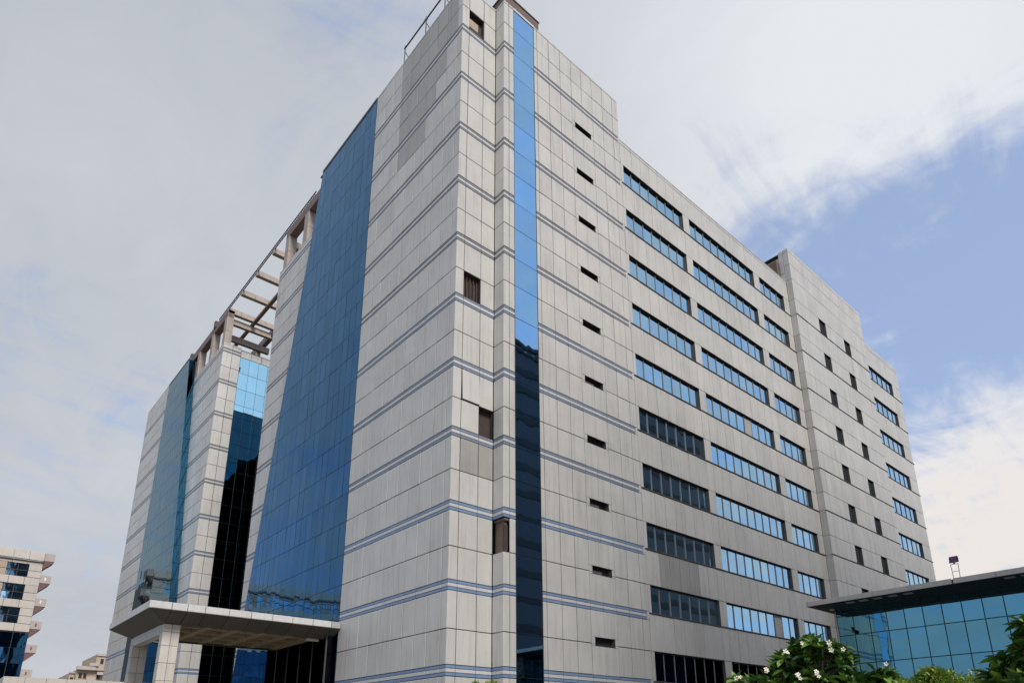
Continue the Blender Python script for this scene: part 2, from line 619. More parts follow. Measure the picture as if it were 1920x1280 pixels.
def band_piece(owner, plane, u0, u1, k, level_tone, sky_grey=False):
    z1 = zk(k)
    blue = 'stripe_sky' if (sky_grey or k >= 6) else ('stripe_mid' if k >= 3 else 'stripe')  # higher stripes turn grey: sky sheen put into their colour
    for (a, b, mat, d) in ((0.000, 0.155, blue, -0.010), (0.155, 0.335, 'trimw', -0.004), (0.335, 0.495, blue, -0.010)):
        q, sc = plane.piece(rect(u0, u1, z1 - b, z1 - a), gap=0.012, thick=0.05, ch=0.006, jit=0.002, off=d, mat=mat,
                            tone=ptone(level_tone if mat != 'trimw' else .98))
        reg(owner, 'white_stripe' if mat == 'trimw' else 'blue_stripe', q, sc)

LCOL = [0, .55, 1.66, 2.74, 3.82, 4.88, 6.0, 7.13, 8.28, 9.39, 10.66]
RECCOL = [0, .53, 1.67, 2.62]
FRCOL1 = [2.62, 3.02, 3.42]
FRCOL2 = [5.15, 5.47, 6.53, 7.59, 8.67, 9.69, 10.76, 11.87, 12.98, 13.62]
rows = lev_rows(TOP)

def in_patch(y, z):
    """newer, greyer replacement sheets near the roof on the shaded side"""
    lim = [41.5, 40.4, 38.7, 37.0, 37.0, 36.8, 39.0, 99]
    i = max(0, min(7, int((y - .55) / 1.1)))
    return .6 < y < 7.2 and z > lim[i]

def holes(face, ui, k, half):
    if face == 'rec':
        return (ui == 1 and k == 10 and half == 0) or (ui == 1 and k == 5 and half == 0) or (ui == 2 and k == 3 and half == 0)
    if face == 'ret':
        return k == 1 and half == 1
    if face == 'fr1':
        return ui == 0 and k == 1 and half == 1
    return False

for face, plane, cols in (('left', pl_left, LCOL), ('rec', pl_rec, RECCOL), ('ret', pl_ret, [YR, 0]), ('fr1', pl_front, FRCOL1), ('fr2', pl_front, FRCOL2)):
    for ui in range(len(cols) - 1):
        u0, u1 = cols[ui], cols[ui + 1]
        if face == 'ret':
            u0, u1 = YR + 0.001, 0 - 0.001
        for (v0, v1, k, half) in rows:
            if v1 - v0 < 0.05:
                continue
            if holes(face, ui, k, half):
                continue
            tn = ptone()
            um = (u0 + u1) / 2
            if face == 'left' and in_patch(um, (v0 + v1) / 2):
                tn *= 0.67
            if face == 'rec' and ui >= 1 and k == 2 and half == 1:
                tn *= 0.66
            poly = rect(u0, u1, v0, v1)
            off = 0.0
            # slot ventilators cut the two sheets either side of the joint
            slot = face == 'fr2' and 0 <= k <= 9 and u0 < 10.55 and u1 > 8.9
            if slot:
                s0, s1 = 8.93, 10.53
                zs0, zs1 = zk(k) + 1.50, zk(k) + 1.97
                if half == 0:
                    parts = [rect(u0, u1, v0, zs0)] + ([rect(u0, s0, zs0, v1)] if u0 < s0 else []) + ([rect(s1, u1, zs0, v1)] if u1 > s1 else [])
                elif half == 1:
                    parts = [rect(u0, u1, zs1, v1)] + ([rect(u0, s0, v0, zs1)] if u0 < s0 else []) + ([rect(s1, u1, v0, zs1)] if u1 > s1 else [])
                else:
                    parts = [poly]
                # one bent sheet = one object
                G = Geo('panel')
                S = 0
                for pp in parts:
                    if pp[1][0] - pp[0][0] < 0.03:
                        continue
                    q, sc = plane.piece(pp, gap=0.007, jit=0.0, tone=tn)
                    G.merge(q.v, q.f, q.mi, q.t)
                    S += sc
                reg(main, 'cladding_panel', G, S)
                continue
            if face == 'rec' and ui == 1 and k == 3 and half == 1:
                # the sheet that has come loose: swung out at its lower left corner
                q, sc = plane.piece(rect(u0 + .025, u1 + 0.01, v0 + 0.03, v1), tone=tn * 1.06, jit=0)
                vs = []
                for v in q.v:
                    w = Vector(v)
                    t = (v1 - w.z) / (v1 - v0)
                    vs.append(tuple(w + Vector((0.01 * t, -0.07 * t, 0.0))))
                q.v = vs
                mk('cladding_panel', q, main, label='loose cladding sheet swinging out at its lower edge')
                continue
            q, sc = plane.piece(poly, tone=tn)
            reg(main, 'cladding_panel', q, sc)
    for k in range(-1, 11):
        level_tone = 1.0 + 0.02 * (5 - k)
        for ui in range(len(cols) - 1):
            u0, u1 = cols[ui], cols[ui + 1]
            if face == 'fr2' and ui == len(cols) - 2:
                u1 = 13.42
                q, sc = plane.piece(rect(13.425, 13.62, zk(k) - BAND, zk(k)), gap=.008, tone=ptone())
                reg(main, 'cladding_panel', q, sc)
            band_piece(main, plane, u0, u1, k, level_tone)

# strip of wall beyond the blue glass, set back
NS = 9
for ui in range(NS):
    u0, u1 = 21.0 + (30.64 - 21.0) * ui / NS, 21.0 + (30.64 - 21.0) * (ui + 1) / NS
    for (v0, v1, k, half) in lev_rows(43.2):
        if u1 < cur_edge((v0 + v1) / 2) - 0.6:
            continue
        q, sc = pl_strip.piece(rect(u0, u1, v0, v1), tone=ptone())
        reg(main, 'cladding_panel', q, sc)
    for k in range(-1, 11):
        if u1 > cur_edge(zk(k)) - .6 and zk(k) < 43:
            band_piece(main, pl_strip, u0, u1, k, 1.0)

# recessed holes where a sheet is missing
def cavity(parent, plane, u0, u1, v0, v1, depth, mat='hole', name='missing_panel_opening', extra=None):
    g = Geo(mat, 'core', 'sand')
    a, b, c, d = [plane.P(u, v, -depth) for u, v in rect(u0, u1, v0, v1)]
    A, B, Cc, D = [plane.P(u, v, -0.055) for u, v in rect(u0, u1, v0, v1)]
    fs = [(0, 1, 2, 3), (0, 4, 5, 1), (1, 5, 6, 2), (2, 6, 7, 3), (3, 7, 4, 0)]
    if plane.flip:
        fs = [f[::-1] for f in fs]
    g.add([a, b, c, d, A, B, Cc, D], fs, 0)
    if extra:
        extra(g, plane)
    return mk(name, g, parent)
def battens(u0, u1, v0, v1, n, d=0.26):
    def f(g, plane):
        for i in range(n):
            u = u0 + (u1 - u0) * (i + .5) / n
            p = [plane.P(u - .04, v0, -d), plane.P(u + .04, v0, -d), plane.P(u + .04, v1, -d), plane.P(u - .04, v1, -d)]
            g.prism(p, plane.N * 0.05, 0)
    return f
def ledge(u0, u1, v0, v1):
    def f(g, plane):
        p = [plane.P(u0 + .02, v0 + .62, -.27), plane.P(u1 - .3, v0 + .62, -.27), plane.P(u1 - .3, v1 - .35, -.27), plane.P(u0 + .02, v1 - .35, -.27)]
        g.prism(p, plane.N * 0.03, 2)
        p = [plane.P(u0, v0, -.29), plane.P(u1, v0, -.29), plane.P(u1, v0 + .5, -.29), plane.P(u0, v0 + .5, -.29)]
        g.prism(p, plane.N * 0.12, 0)
    return f
cavity(main, pl_rec, .53, 1.67, zk(10), zk(10) + HEAD, .31, extra=ledge(.53, 1.67, zk(10), zk(10) + HEAD))
cavity(main, pl_rec, .53, 1.67, zk(5), zk(5) + HEAD, .31, extra=battens(.53, 1.67, zk(5), zk(5) + HEAD, 5))
cavity(main, pl_rec, 1.67, 2.62, zk(3), zk(3) + HEAD, .31)
gc = Geo('hole', 'brown')
zz0, zz1 = zk(1) + HEAD, zk(2) - BAND
gc.box(2.80, 2.97, YR + .18, -0.01, zz0, zz1, 1)
gc.box(2.78, 3.0, YR + .14, YR + .22, zz0 + 0.05, zz1 - 0.35, 0)
gc.box(2.72, 3.0, YR + .06, -0.01, zz1 - .14, zz1 - .03, 1)
mk('missing_panel_opening', gc, main)
for k in range(10):
    g = Geo('core', 'reveal')
    a, b = zk(k) + 1.50, zk(k) + 1.97
    g.box(8.93, 10.53, YR + .28, YR + .32, a, b, 0)
    g.box(8.90, 10.56, YR + .012, YR + .28, a - .03, a, 1)
    g.box(8.90, 10.56, YR + .012, YR + .28, b, b + .03, 0)
    g.box(8.90, 8.93, YR + .012, YR + .28, a, b, 0)
    g.box(10.53, 10.56, YR + .012, YR + .28, a, b, 1)
    if k in (1, 2, 4):
        g.box(9.0, 9.9, YR + .20, YR + .24, a + .02, a + .27, 1)
    mk('slot_vent', g, main)

# light blue glass strip in the right face
strip = Geo('frame')
strip.box(3.42, 5.15, YR + .05, YR + .30, GZ, TOP - .2)
strip.box(3.40, 3.42, YR - .012, YR + .3, GZ, TOP - .2)
strip.box(5.15, 5.17, YR - .012, YR + .3, GZ, TOP - .2)
strip = mk('glass_strip', strip, main)
joints = [GZ] + [z for k in range(-1, 11) for z in (zk(k) - .44, zk(k) + HEAD)] + [TOP - .22]
joints = sorted(z for z in joints if z >= GZ)
for a, b in zip(joints[:-1], joints[1:]):
    q, sc = pl_front.piece(rect(3.42, 5.15, a, b), gap=.012, thick=.03, ch=.004, jit=.004, mat='glass_strip', tone=rnd.uniform(.94, 1.04), off=-.008)
    mk('pane', q, strip)
g = Geo('trimw').box(3.40, 5.2, YR - .02, YR + .3, TOP - .2, TOP - .02)
mk('parapet_cap', g, main)

# the big steel-blue curtain wall with its sloping far edge
cw = Geo('frame')
cw.prism([(0.04, 10.67, GZ), (0.04, cur_edge(GZ), GZ), (0.04, cur_edge(45.85), 45.85), (0.04, 10.67, 45.85)], (0.012, 0, 0))
# return of the glass box back to the wall
for (za, zb) in zip(joints[:-1], joints[1:]):
    zb = min(zb, 45.85)
    cw.add([(0.0, cur_edge(za), za), (XB + .3, cur_edge(za), za), (XB + .3, cur_edge(zb), zb), (0.0, cur_edge(zb), zb)], [(0, 1, 2, 3)])
cw.box(-.03, .3, 10.66, cur_edge(45.85) + .02, 45.85, TOP)
cw = mk('curtain_wall', cw, main)
u = 10.67
while u < 27.2:
    for a, b in zip(joints[:-1], joints[1:]):
        b = min(b, 45.85)
        poly = clip(rect(u, u + .82, a, b), 1.0, 0.1845, 19.61 + .1845 * 45.57)
        if len(poly) < 3:
            continue
        ar = 0.5 * abs(sum(poly[i][0] * poly[(i + 1) % len(poly)][1] - poly[(i + 1) % len(poly)][0] * poly[i][1] for i in range(len(poly))))
        if ar < 0.06:
            continue
        q, sc = pl_left.piece(poly, gap=.011, thick=.028, ch=.003, jit=.0045, mat='glass_curtain', tone=rnd.uniform(.88, 1.12))
        reg(cw, 'pane', q, sc)
    u += .82

# end of this tower towards the gap: dark glass
ae = Geo('frame', 'panel')
ae.box(1.25, 13.5, 30.35, 30.52, GZ, 43.1)
ae = mk('curtain_wall', ae, main)
for i in range(8):
    for a, b in zip(joints[:-1], joints[1:]):
        b = min(b, 43.0)
        if b - a < .1:
            continue
        x1 = -(1.25 + i * 1.53)
        q, sc = pl_aend.piece(rect(x1 - 1.53, x1, a, b), thick=.03, ch=.003, mat='glass_curtain', tone=.8, off=-.09)
        reg(ae, 'pane', q, 0)

# ------------------------------------------------ ribbon-window wing
def window(parent, plane, u0, u1, v0, v1, n, depth, glass, louvre=False, grey=(), mullm='mull'):
    """reveal + mullions (one mesh) with each pane a child"""
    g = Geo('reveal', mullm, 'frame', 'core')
    def bx(ua, ub, va, vb, da, db, mi):
        p = [plane.P(a, b, -db) for a, b in rect(ua, ub, va, vb)]
        g.prism(p, plane.N * (db - da), mi)
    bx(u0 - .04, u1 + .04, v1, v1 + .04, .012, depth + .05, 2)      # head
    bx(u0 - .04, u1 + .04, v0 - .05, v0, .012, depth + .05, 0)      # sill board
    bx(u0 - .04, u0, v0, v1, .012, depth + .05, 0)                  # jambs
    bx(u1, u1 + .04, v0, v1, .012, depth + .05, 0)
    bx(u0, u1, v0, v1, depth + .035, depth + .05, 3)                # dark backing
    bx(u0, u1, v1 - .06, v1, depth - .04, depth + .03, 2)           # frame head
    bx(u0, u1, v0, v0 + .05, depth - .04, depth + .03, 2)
    w = (u1 - u0) / n
    for i in range(1, n):
        bx(u0 + w * i - .02, u0 + w * i + .02, v0 + .04, v1 - .06, depth - .05, depth + .03, 1)
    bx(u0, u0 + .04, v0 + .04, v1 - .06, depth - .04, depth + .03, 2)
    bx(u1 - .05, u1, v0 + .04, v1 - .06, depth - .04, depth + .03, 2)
    W = mk('window', g, parent)
    for i in range(n):
        a = u0 + w * i + (.02 if i else .04)
        b = u0 + w * (i + 1) - (.02 if i < n - 1 else .05)
        if i in grey:
            q, _ = plane.piece(rect(a, b, v0 + .04, v1 - .06), gap=.002, thick=.02, ch=.003, jit=.001, mat='panel', tone=.75, off=-depth + .02)
            mk('pane', q, W, label='grey blanking sheet in place of the glass')
        else:
            q, _ = plane.piece(rect(a, b, v0 + .04, v1 - .06), gap=.002, thick=.02, ch=.003, jit=.003, mat=glass, tone=rnd.uniform(.93, 1.05), off=-depth)
            mk('pane', q, W)
    return W

WINS = ((13.9, 21.08, 7), (21.92, 31.58, 9), (32.55, 36.95, 4))
for k in range(10):
    for wi, (u0, u1, n) in enumerate(WINS):
        grey = ()
        if wi == 1 and k == 5:
            grey = (5,)
        if wi == 1 and k == 1:
            grey = (6,)
        window(main, pl_front, u0, u1, zk(k) - .06, zk(k) + HEAD, n, .20, 'glass_win' if k else 'glass_dark', grey=grey)

cols = [13.62, 13.9]
for (u0, u1, n) in WINS:
    cols += [u0 + (u1 - u0) * i / n for i in range(1, n + 1)]
    if u1 < 30:
        pass
cols = [13.62, 14.93, 15.96, 16.98, 18.0, 19.03, 20.05, 21.08, 21.92] + [21.92 + 1.0733 * i for i in range(1, 10)] + [32.55, 33.65, 34.75, 35.85, 36.95, XE]
wrows = []
for k in range(0, 11):
    lo = zk(k - 1) + HEAD if k > 0 else GZ
    hi = zk(k) - .06 - .05 if k < 10 else TOPW - .3
    wrows.append((lo, hi, k))
for (v0, v1, k) in wrows:
    if k == 10:
        v0 = zk(9) + HEAD
    for ui in range(len(cols) - 1):
        tn = ptone(.985)
        if k == 2 and 1 <= ui <= 4:
            tn *= .62
        q, sc = pl_front.piece(rect(cols[ui], cols[ui + 1], v0 + (.001), v1), tone=tn, thick=.10, ch=.010, gap=.014)
        reg(main, 'cladding_panel', q, sc)
        if k == 10:
            q, sc = pl_front.piece(rect(cols[ui], cols[ui + 1], TOPW - .3, TOPW), tone=tn, thick=.10)
            reg(main, 'cladding_panel', q, sc)
for k in range(10):
    for (a, b) in ((13.62, 13.9), (21.08, 21.92), (31.58, 32.55), (36.95, XE)):
        q, sc = pl_front.piece(rect(a, b, zk(k) - .06, zk(k) + HEAD), tone=ptone(.985), thick=.10, gap=.008)
        reg(main, 'cladding_panel', q, sc)
    g = Geo('sill')
    g.box(13.66, XE - .001, YR - .05, YR + .06, zk(k) - .115, zk(k) - .055)
    mk('sill_course', g, main)
g = Geo('trimw').box(XW, XE, YR - .02, YR + .4, TOPW, TOPW + .06)
mk('parapet_cap', g, main)

# ------------------------------------------------ stair block and end block
def clad_with_openings(plane, cols, top, opens, kmin=0, tone=1.0, name='cladding_panel'):
    rws = []
    for k in range(kmin, 12):
        for (a, b) in ((zk(k) - .06, zk(k) + HEAD), (zk(k) + HEAD, zk(k + 1) - .06)):
            if a < top - .35:
                rws.append((a, min(b, top - .35), k))
    rws.append((top - .35, top, 99))
    rws.append((GZ, zk(kmin) - .06, -5))
    for (v0, v1, k) in rws:
        if v1 - v0 < .05:
            continue
        for ui in range(len(cols) - 1):
            u0, u1 = cols[ui], cols[ui + 1]
            um, vm = (u0 + u1) / 2, (v0 + v1) / 2
            if any(a < um < b and c < vm < d for a, b, c, d in opens):
                continue
            q, sc = plane.piece(rect(u0, u1, v0, v1), tone=ptone(tone), thick=.10, ch=.010, gap=.014)
            reg(main, name, q, sc)

SQ = ((42.7, 44.15), (48.25, 49.7))
ops = [(a, b, zk(k) - .07, zk(k) + HEAD + .01) for k in range(1, 10) for a, b in SQ]
c2 = [XE, 38.9, 39.85, 40.8, 41.75, 42.7, 44.15, 45.15, 46.2, 47.25, 48.25, 49.7, 50.75, 51.8, 52.9, XF]
clad_with_openings(pl_b2, c2, TOP2, ops)
clad_with_openings(pl_b2s, [Y2 + .001, YR - .001], TOP2, [], tone=.97)
for (v0, v1) in ((TOPW - .1, 43.4), (43.4, 45.6), (45.6, TOP2)):
    q, sc = pl_b2s.piece(rect(YR + .001, -.42, v0, v1), tone=ptone(1.02), thick=.06)
    reg(main, 'cladding_panel', q, sc)
for k in range(1, 10):
    for a, b in SQ:
        W = window(main, pl_b2, a, b, zk(k) - .06, zk(k) + HEAD, 1, .22, 'glass_pale')
        # half of the opening is a dark ventilation grille
        g = Geo('black')
        for i in range(9):
            z = zk(k) + .02 + i * .165
            g.box(a + .48, b - .12, Y2 + .16, Y2 + .205, z, z + .10)
        g.box(a + .44, a + .48, Y2 + .14, Y2 + .21, zk(k), zk(k) + HEAD - .1)
        mk('grille', g, W)
for k in range(0, 10):
    g = Geo('sill')
    g.box(XE - .045, XF, Y2 - .045, Y2 + .05, zk(k) - .10, zk(k) - .05)
    mk('sill_course', g, main)
W4 = (55.2, 61.9)
ops4 = [(W4[0], W4[1], zk(k) - .07, zk(k) + HEAD + .01) for k in range(1, 10)]
c4 = [XF, 55.2] + [55.2 + 1.34 * i for i in range(1, 6)] + [63.0, XEND]
clad_with_openings(pl_b4, c4, TOP4, ops4)
for k in range(1, 10):
    window(main, pl_b4, W4[0], W4[1], zk(k) - .06, zk(k) + HEAD, 5, .18, 'glass_win', mullm='frame')
    g = Geo('sill')
    g.box(W4[0] - .3, XEND + .12, Y4 - .05, Y4 + .05, zk(k) - .10, zk(k) - .05)
    mk('sill_course', g, main)
# end wall (seen only from the side), back of parapets
g = Geo('panel')
g.box(XEND - .05, XEND, Y4 + .12, 14, GZ, TOP4)
g.box(XW - .08, XW - .02, YR + .12, 20, TOPW - .2, TOP)
g.box(XE + .08, XE + .14, YR + .02, 6, TOPW - .1, TOP2 - .6)
g.box(XF - .08, XF, Y2 + .12, 14, TOP4 - .3, TOP2)
mk('side_wall', g, main)
# brown plant-room blocks showing above the parapets
g = Geo('brown').box(2.72, 5.66, YR + .03, 3.2, TOP + .002, TOP + .72)
g.box(2.66, 5.72, YR - .02, 3.3, TOP + .72, TOP + .80)
mk('roof_block', g, main)
g = Geo('brown').box(XE - .5, XE + .05, -.40, 2.2, TOPW - .1, 44.9)
mk('roof_block', g, main)
flush()
REG.clear()

# ================================================================== SECOND TOWER
tb = thing('office_building', (6, 60, GZ), 'second grey panelled tower with pale slanted glass, left of the open gap', 'office building')
XL = 0.48
YB, YBE, YGL = 45.83, 75.9, 65.7
TOPB = 46.1
pb_c = Plane((XB, 0, 0), (0, 1, 0), (-1, 0, 0))
pb_l = Plane((XL, 0, 0), (0, 1, 0), (-1, 0, 0))
pb_e = Plane((0, YB, 0), (1, 0, 0), (0, -1, 0))
bback = lambda z: 56.54 - .233 * (43.98 - z)
bfront = bback
core = Geo('core')
core.box(XB + .36, 16, YB + .36, YBE, GZ, 43.0)
core.prism([(XL + .05, bfront(GZ) + .05, GZ), (XL + .05, YBE - .05, GZ), (XL + .05, YBE - .05, 45.9), (XL + .05, bfront(45.9) + .05, 45.9)], (6, 0, 0))
mk('wall', core, tb)
NB = 12
for ui in range(NB):
    u0, u1 = YB + 1.1 * ui, YB + 1.1 * (ui + 1)
    for (v0, v1, k, half) in lev_rows(43.15):
        if u0 > bback((v0 + v1) / 2) + .3:
            continue
        q, sc = pb_c.piece(rect(u0, u1, v0, v1), tone=ptone())
        reg(tb, 'cladding_panel', q, sc)
    for k in range(-1, 11):
        if u0 < bback(zk(k)) + .3 and zk(k) < 43:
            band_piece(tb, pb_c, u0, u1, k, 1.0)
for u0, u1 in ((XB, 2.2), (2.2, 3.13)):
    for (v0, v1, k, half) in lev_rows(43.15):
        q, sc = pb_e.piece(rect(u0, u1, v0, v1), tone=ptone(1.02))
        reg(tb, 'cladding_panel', q, sc)
    for k in range(-1, 11):
        if zk(k) < 43:
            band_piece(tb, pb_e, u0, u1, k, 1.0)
for x in range(9):
    q, sc = pb_e.piece(rect(3.13 + x * 1.15, 3.13 + (x + 1) * 1.15, 42.0, 42.85), tone=ptone(1.0))
    reg(tb, 'cladding_panel', q, sc)
NL = 9
for ui in range(NL):
    u0, u1 = YGL + (YBE - YGL) * ui / NL, YGL + (YBE - YGL) * (ui + 1) / NL
    for (v0, v1, k, half) in lev_rows(TOPB):
        q, sc = pb_l.piece(rect(u0, u1, v0, v1), tone=ptone())
        reg(tb, 'cladding_panel', q, sc)
    for k in range(-1, 11):
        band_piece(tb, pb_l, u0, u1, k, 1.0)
jB = [z for z in joints if z < 45.7] + [45.9]
cwb = Geo('frame')
cwb.prism([(XL + .04, bfront(GZ), GZ), (XL + .04, YGL, GZ), (XL + .04, YGL, 45.95), (XL + .04, bfront(45.95), 45.95)], (.012, 0, 0))
cwb.prism([(XL - .02, bfront(45.95), 45.9), (XL - .02, YGL, 45.9), (XL - .02, YGL, 46.12), (XL - .02, bfront(46.12), 46.12)], (.3, 0, 0))
cwb = mk('curtain_wall', cwb, tb)
u = 43.6
while u < 65.6:
    for a, b in zip(jB[:-1], jB[1:]):
        # keep u >= bfront(z)  ->  -u + .22 z <= .22*45.1 - 55.5
        poly = clip(rect(u, min(u + 1.03, YGL), a, b), -1.0, .233, 0.233 * 43.98 - 56.54)
        if len(poly) < 3:
            continue
        ar = 0.5 * abs(sum(poly[i][0] * poly[(i + 1) % len(poly)][1] - poly[(i + 1) % len(poly)][0] * poly[i][1] for i in range(len(poly))))
        if ar < .06:
            continue
        q, sc = pb_l.piece(poly, gap=.011, thick=.028, ch=.003, jit=.003, mat='glass_pale', tone=rnd.uniform(.95, 1.05))
        reg(cwb, 'pane', q, sc)
    u += 1.03
# return of that glass
rt = Geo('frame')
for a, b in zip(jB[:-1], jB[1:]):
    rt.add([(XL + .03, bfront(a) + .03, a), (XB + .03, bback(a) + .03, a), (XB + .03, bback(b) + .03, b), (XL + .03, bfront(b) + .03, b)], [(3, 2, 1, 0)])
rt = mk('return_glazing', rt, tb)
for a, b in zip(jB[:-1], jB[1:]):
    e = .02
    A, B = Vector((XL, bfront(a + e), a + e)), Vector((XB - .02, bback(a + e) - .02, a + e))
    Cc, D = Vector((XB - .02, bback(b - e) - .02, b - e)), Vector((XL, bfront(b - e), b - e))
    n = (B - A).cross(D - A).normalized()
    if n.y > 0:
        n = -n
    q = Geo('glass_navy').prism([A, B, Cc, D], n * .02)
    mk('pane', q, rt)
# end wall glazing towards the viewer
ew = Geo('black').box(3.13, 14, YB + .05, YB + .2, GZ, 42.0)
for i in range(11):
    ew.box(3.13 + 1.04 * i - .008, 3.13 + 1.04 * i + .008, YB - .004, YB + .06, GZ, 42.0)
for i in range(23):
    if 42.0 - 1.95 * i > GZ:
        ew.box(3.13, 14, YB - .002, YB + .06, 42.0 - 1.95 * i - .008, 42.0 - 1.95 * i + .008)
ew = mk('curtain_wall', ew, tb)
zs = [42.0 - 1.95 * i for i in range(23)]
for i in range(10):
    u0 = 3.13 + 1.04 * i
    for z in zs:
        if z - 1.95 < GZ:
            continue
        q, sc = pb_e.piece(rect(u0, u0 + 1.04, z - 1.95, z), gap=.0005, thick=.004, ch=.0005, jit=.001, mat='glass_cyan', tone=rnd.uniform(.95, 1.05), off=-.02)
        reg(ew, 'pane', q, sc)
g = Geo('roof').box(XB + .1, 16, YB + .1, YBE, 42.9, 42.98)
mk('roof', g, tb)
g = Geo('panel').box(XB + .1, 16, YBE - .06, YBE, GZ, 43.1)
mk('side_wall', g, tb)
# glazed back of the gap between the towers
bk = Geo('glass_dark').box(13.2, 13.4, 30.2, YB + .5, GZ, 40)
mk('link_glazing', bk, tb)
flush()
REG.clear()

# ================================================================== ROOF PERGOLA
pg = thing('roof_pergola', (3, 40, 43.1), 'beige roof frame with dark lattice rail bridging the gap between the two towers', 'pergola')
X0 = XB
def beam(name, x0, x1, y0, y1, z0, z1, mat='pergola', joint=None):
    g = Geo(mat, 'core')
    if joint == 'x':
        n = max(1, round((x1 - x0) / 1.6))
        for i in range(n):
            a, b = x0 + (x1 - x0) * i / n, x0 + (x1 - x0) * (i + 1) / n
            g.box(a + .012, b - .012, y0, y1, z0, z1)
    elif joint == 'z':
        n = max(1, round((z1 - z0) / 1.5))
        for i in range(n):
            a, b = z0 + (z1 - z0) * i / n, z0 + (z1 - z0) * (i + 1) / n
            g.box(x0, x1, y0, y1, a + .012, b - .012)
    else:
        g.box(x0, x1, y0, y1, z0, z1)
    return mk(name, g, pg)
for y in (25.0, 29.2, 46.0, 50.4, 55.4):
    beam('post', X0 + .02, X0 + .75, y, y + .85, 43.1, 46.6, joint='z')
beam('edge_beam', X0 + .02, X0 + .72, 21.5, 30.05, 46.6, 47.5, 'pergolad')
beam('edge_beam', X0 + .02, X0 + .72, 46.0, 59.3, 46.6, 47.5, 'pergolad')
for y in (33.2, 37.6, 41.8):
    beam('cross_beam', X0 + .05 , 6.9, y, y + .5, 47.15, 47.75, joint='x')
beam('cross_beam', X0 + .05, 6.9, 46.0, 46.5, 47.15, 47.75, joint='x')
beam('cross_beam', X0 + .76, 6.9, 46.55, 47.0, 46.2, 46.85, joint='x')
beam('cross_beam', X0 + .76, 6.9, 48.0, 48.45, 45.0, 45.7, joint='x')
beam('cross_beam', X0 + .76, 6.9, 25.2, 25.75, 46.0, 46.7, joint='x')
beam('cross_beam', X0 + .76, 6.9, 29.3, 29.9, 45.6, 46.3, joint='x')
beam('long_beam', 4.0, 4.35, 29.0, 58, 46.85, 47.14, 'pergolad')
beam('long_beam', 6.4, 6.9, 44.0, 58, 46.55, 47.14, 'pergolad')
for yy in (51.0, 57.0):
    beam('post', 6.4, 6.9, yy, yy + .6, 43.0, 46.5, joint='z')
def lattice(x, y0, y1, z0, z1, step):
    g = Geo('steel')
    g.bar((x, y0, z0), (x, y1, z0), .05)
    g.bar((x, y0, z1), (x, y1, z1), .05)
    n = int((y1 - y0) / step)
    for i in range(n):
        a, b = y0 + step * i, y0 + step * (i + 1)
        g.bar((x, a, z0), (x, b, z1), .028, 5)
        g.bar((x, b, z0), (x, b, z1), .028, 5)
    mk('lattice_rail', g, pg)
lattice(X0 + .1, 24.0, 49.5, 47.62, 48.02, .62)
lattice(6.6, 46.5, 58, 47.3, 47.7, .62)
g = Geo('steel')
g.box(X0 - .1, X0 + .3, 50.2, 50.7, 47.3, 48.15)
g.box(X0 - .15, X0 + .5, 58.9, 59.5, 46.9, 47.9)
mk('track_bracket', g, pg)
g = Geo('galv')
g.bar((X0 + .2, 50.5, 47.75), (X0 + .2, 59.3, 47.75), .10)
g.bar((X0 + .45, 50.5, 47.55), (X0 + .45, 59.3, 47.55), .06)
mk('track_rail', g, pg)

# ================================================================== ROOF RAILING
rl = thing('roof_railing', (.25, 4.5, TOP), 'thin dark pipe railing along the highest roof edge', 'railing')
for y in (7.15, 4.45, 2.2, 0.4):
    g = Geo('steel').bar((.1, y, TOP - .05), (.1, y, 47.85), .045)
    g.bar((.1, y, 47.3), (1.1, y - .1, TOP), .03)
    mk('post', g, rl)
g = Geo('steel').bar((.1, 7.25, 47.62), (.1, .2, 47.62), .05)
mk('rail', g, rl)
g = Geo('galv')
for y in (4.5, 2.2):
    g.bar((.1, y - .15, 47.62), (.1, y + .15, 47.62), .085)
mk('joint_clamp', g, rl)

# ================================================================== ENTRANCE PORCH
pc = thing('entrance_porch', (-5, 14, GZ), 'grey entrance canopy with bright fascia on square columns below the blue glass', 'canopy')
YP, XP, YPE = 10.35, -9.86, 18.75
fz0, fz1 = 6.45, 6.82
g = Geo('roof').box(XP + .05, -.02, YP + .05, YPE - .05, fz1 - .12, fz1 - .02)
mk('roof', g, pc)
pf = Plane((0, YP, 0), (1, 0, 0), (0, -1, 0))
pls = Plane((XP, 0, 0), (0, 1, 0), (-1, 0, 0))
xs = [-9.86, -8.87, -8.16, -7.33, -6.17, -5.05, -3.93, -2.83, -1.67, -.58, -.02]
for a, b in zip(xs[:-1], xs[1:]):
    q, _ = pf.piece(rect(a, b, fz0, fz1), gap=.012, jit=.003, mat='trimw', tone=1.0 if b < -.3 else .66)
    mk('fascia_panel', q, pc)
ys = [YP, 12.4, 14.5, 16.6, YPE]
for a, b in zip(ys[:-1], ys[1:]):
    q, _ = pls.piece(rect(a, b, fz0, fz1), gap=.004, jit=.001, mat='panel')
    mk('fascia_panel', q, pc)
g = Geo('core').box(XP + .07, -.03, YP + .07, YPE - .03, fz0 - .02, fz1 - .13)
mk('fascia_backing', g, pc)
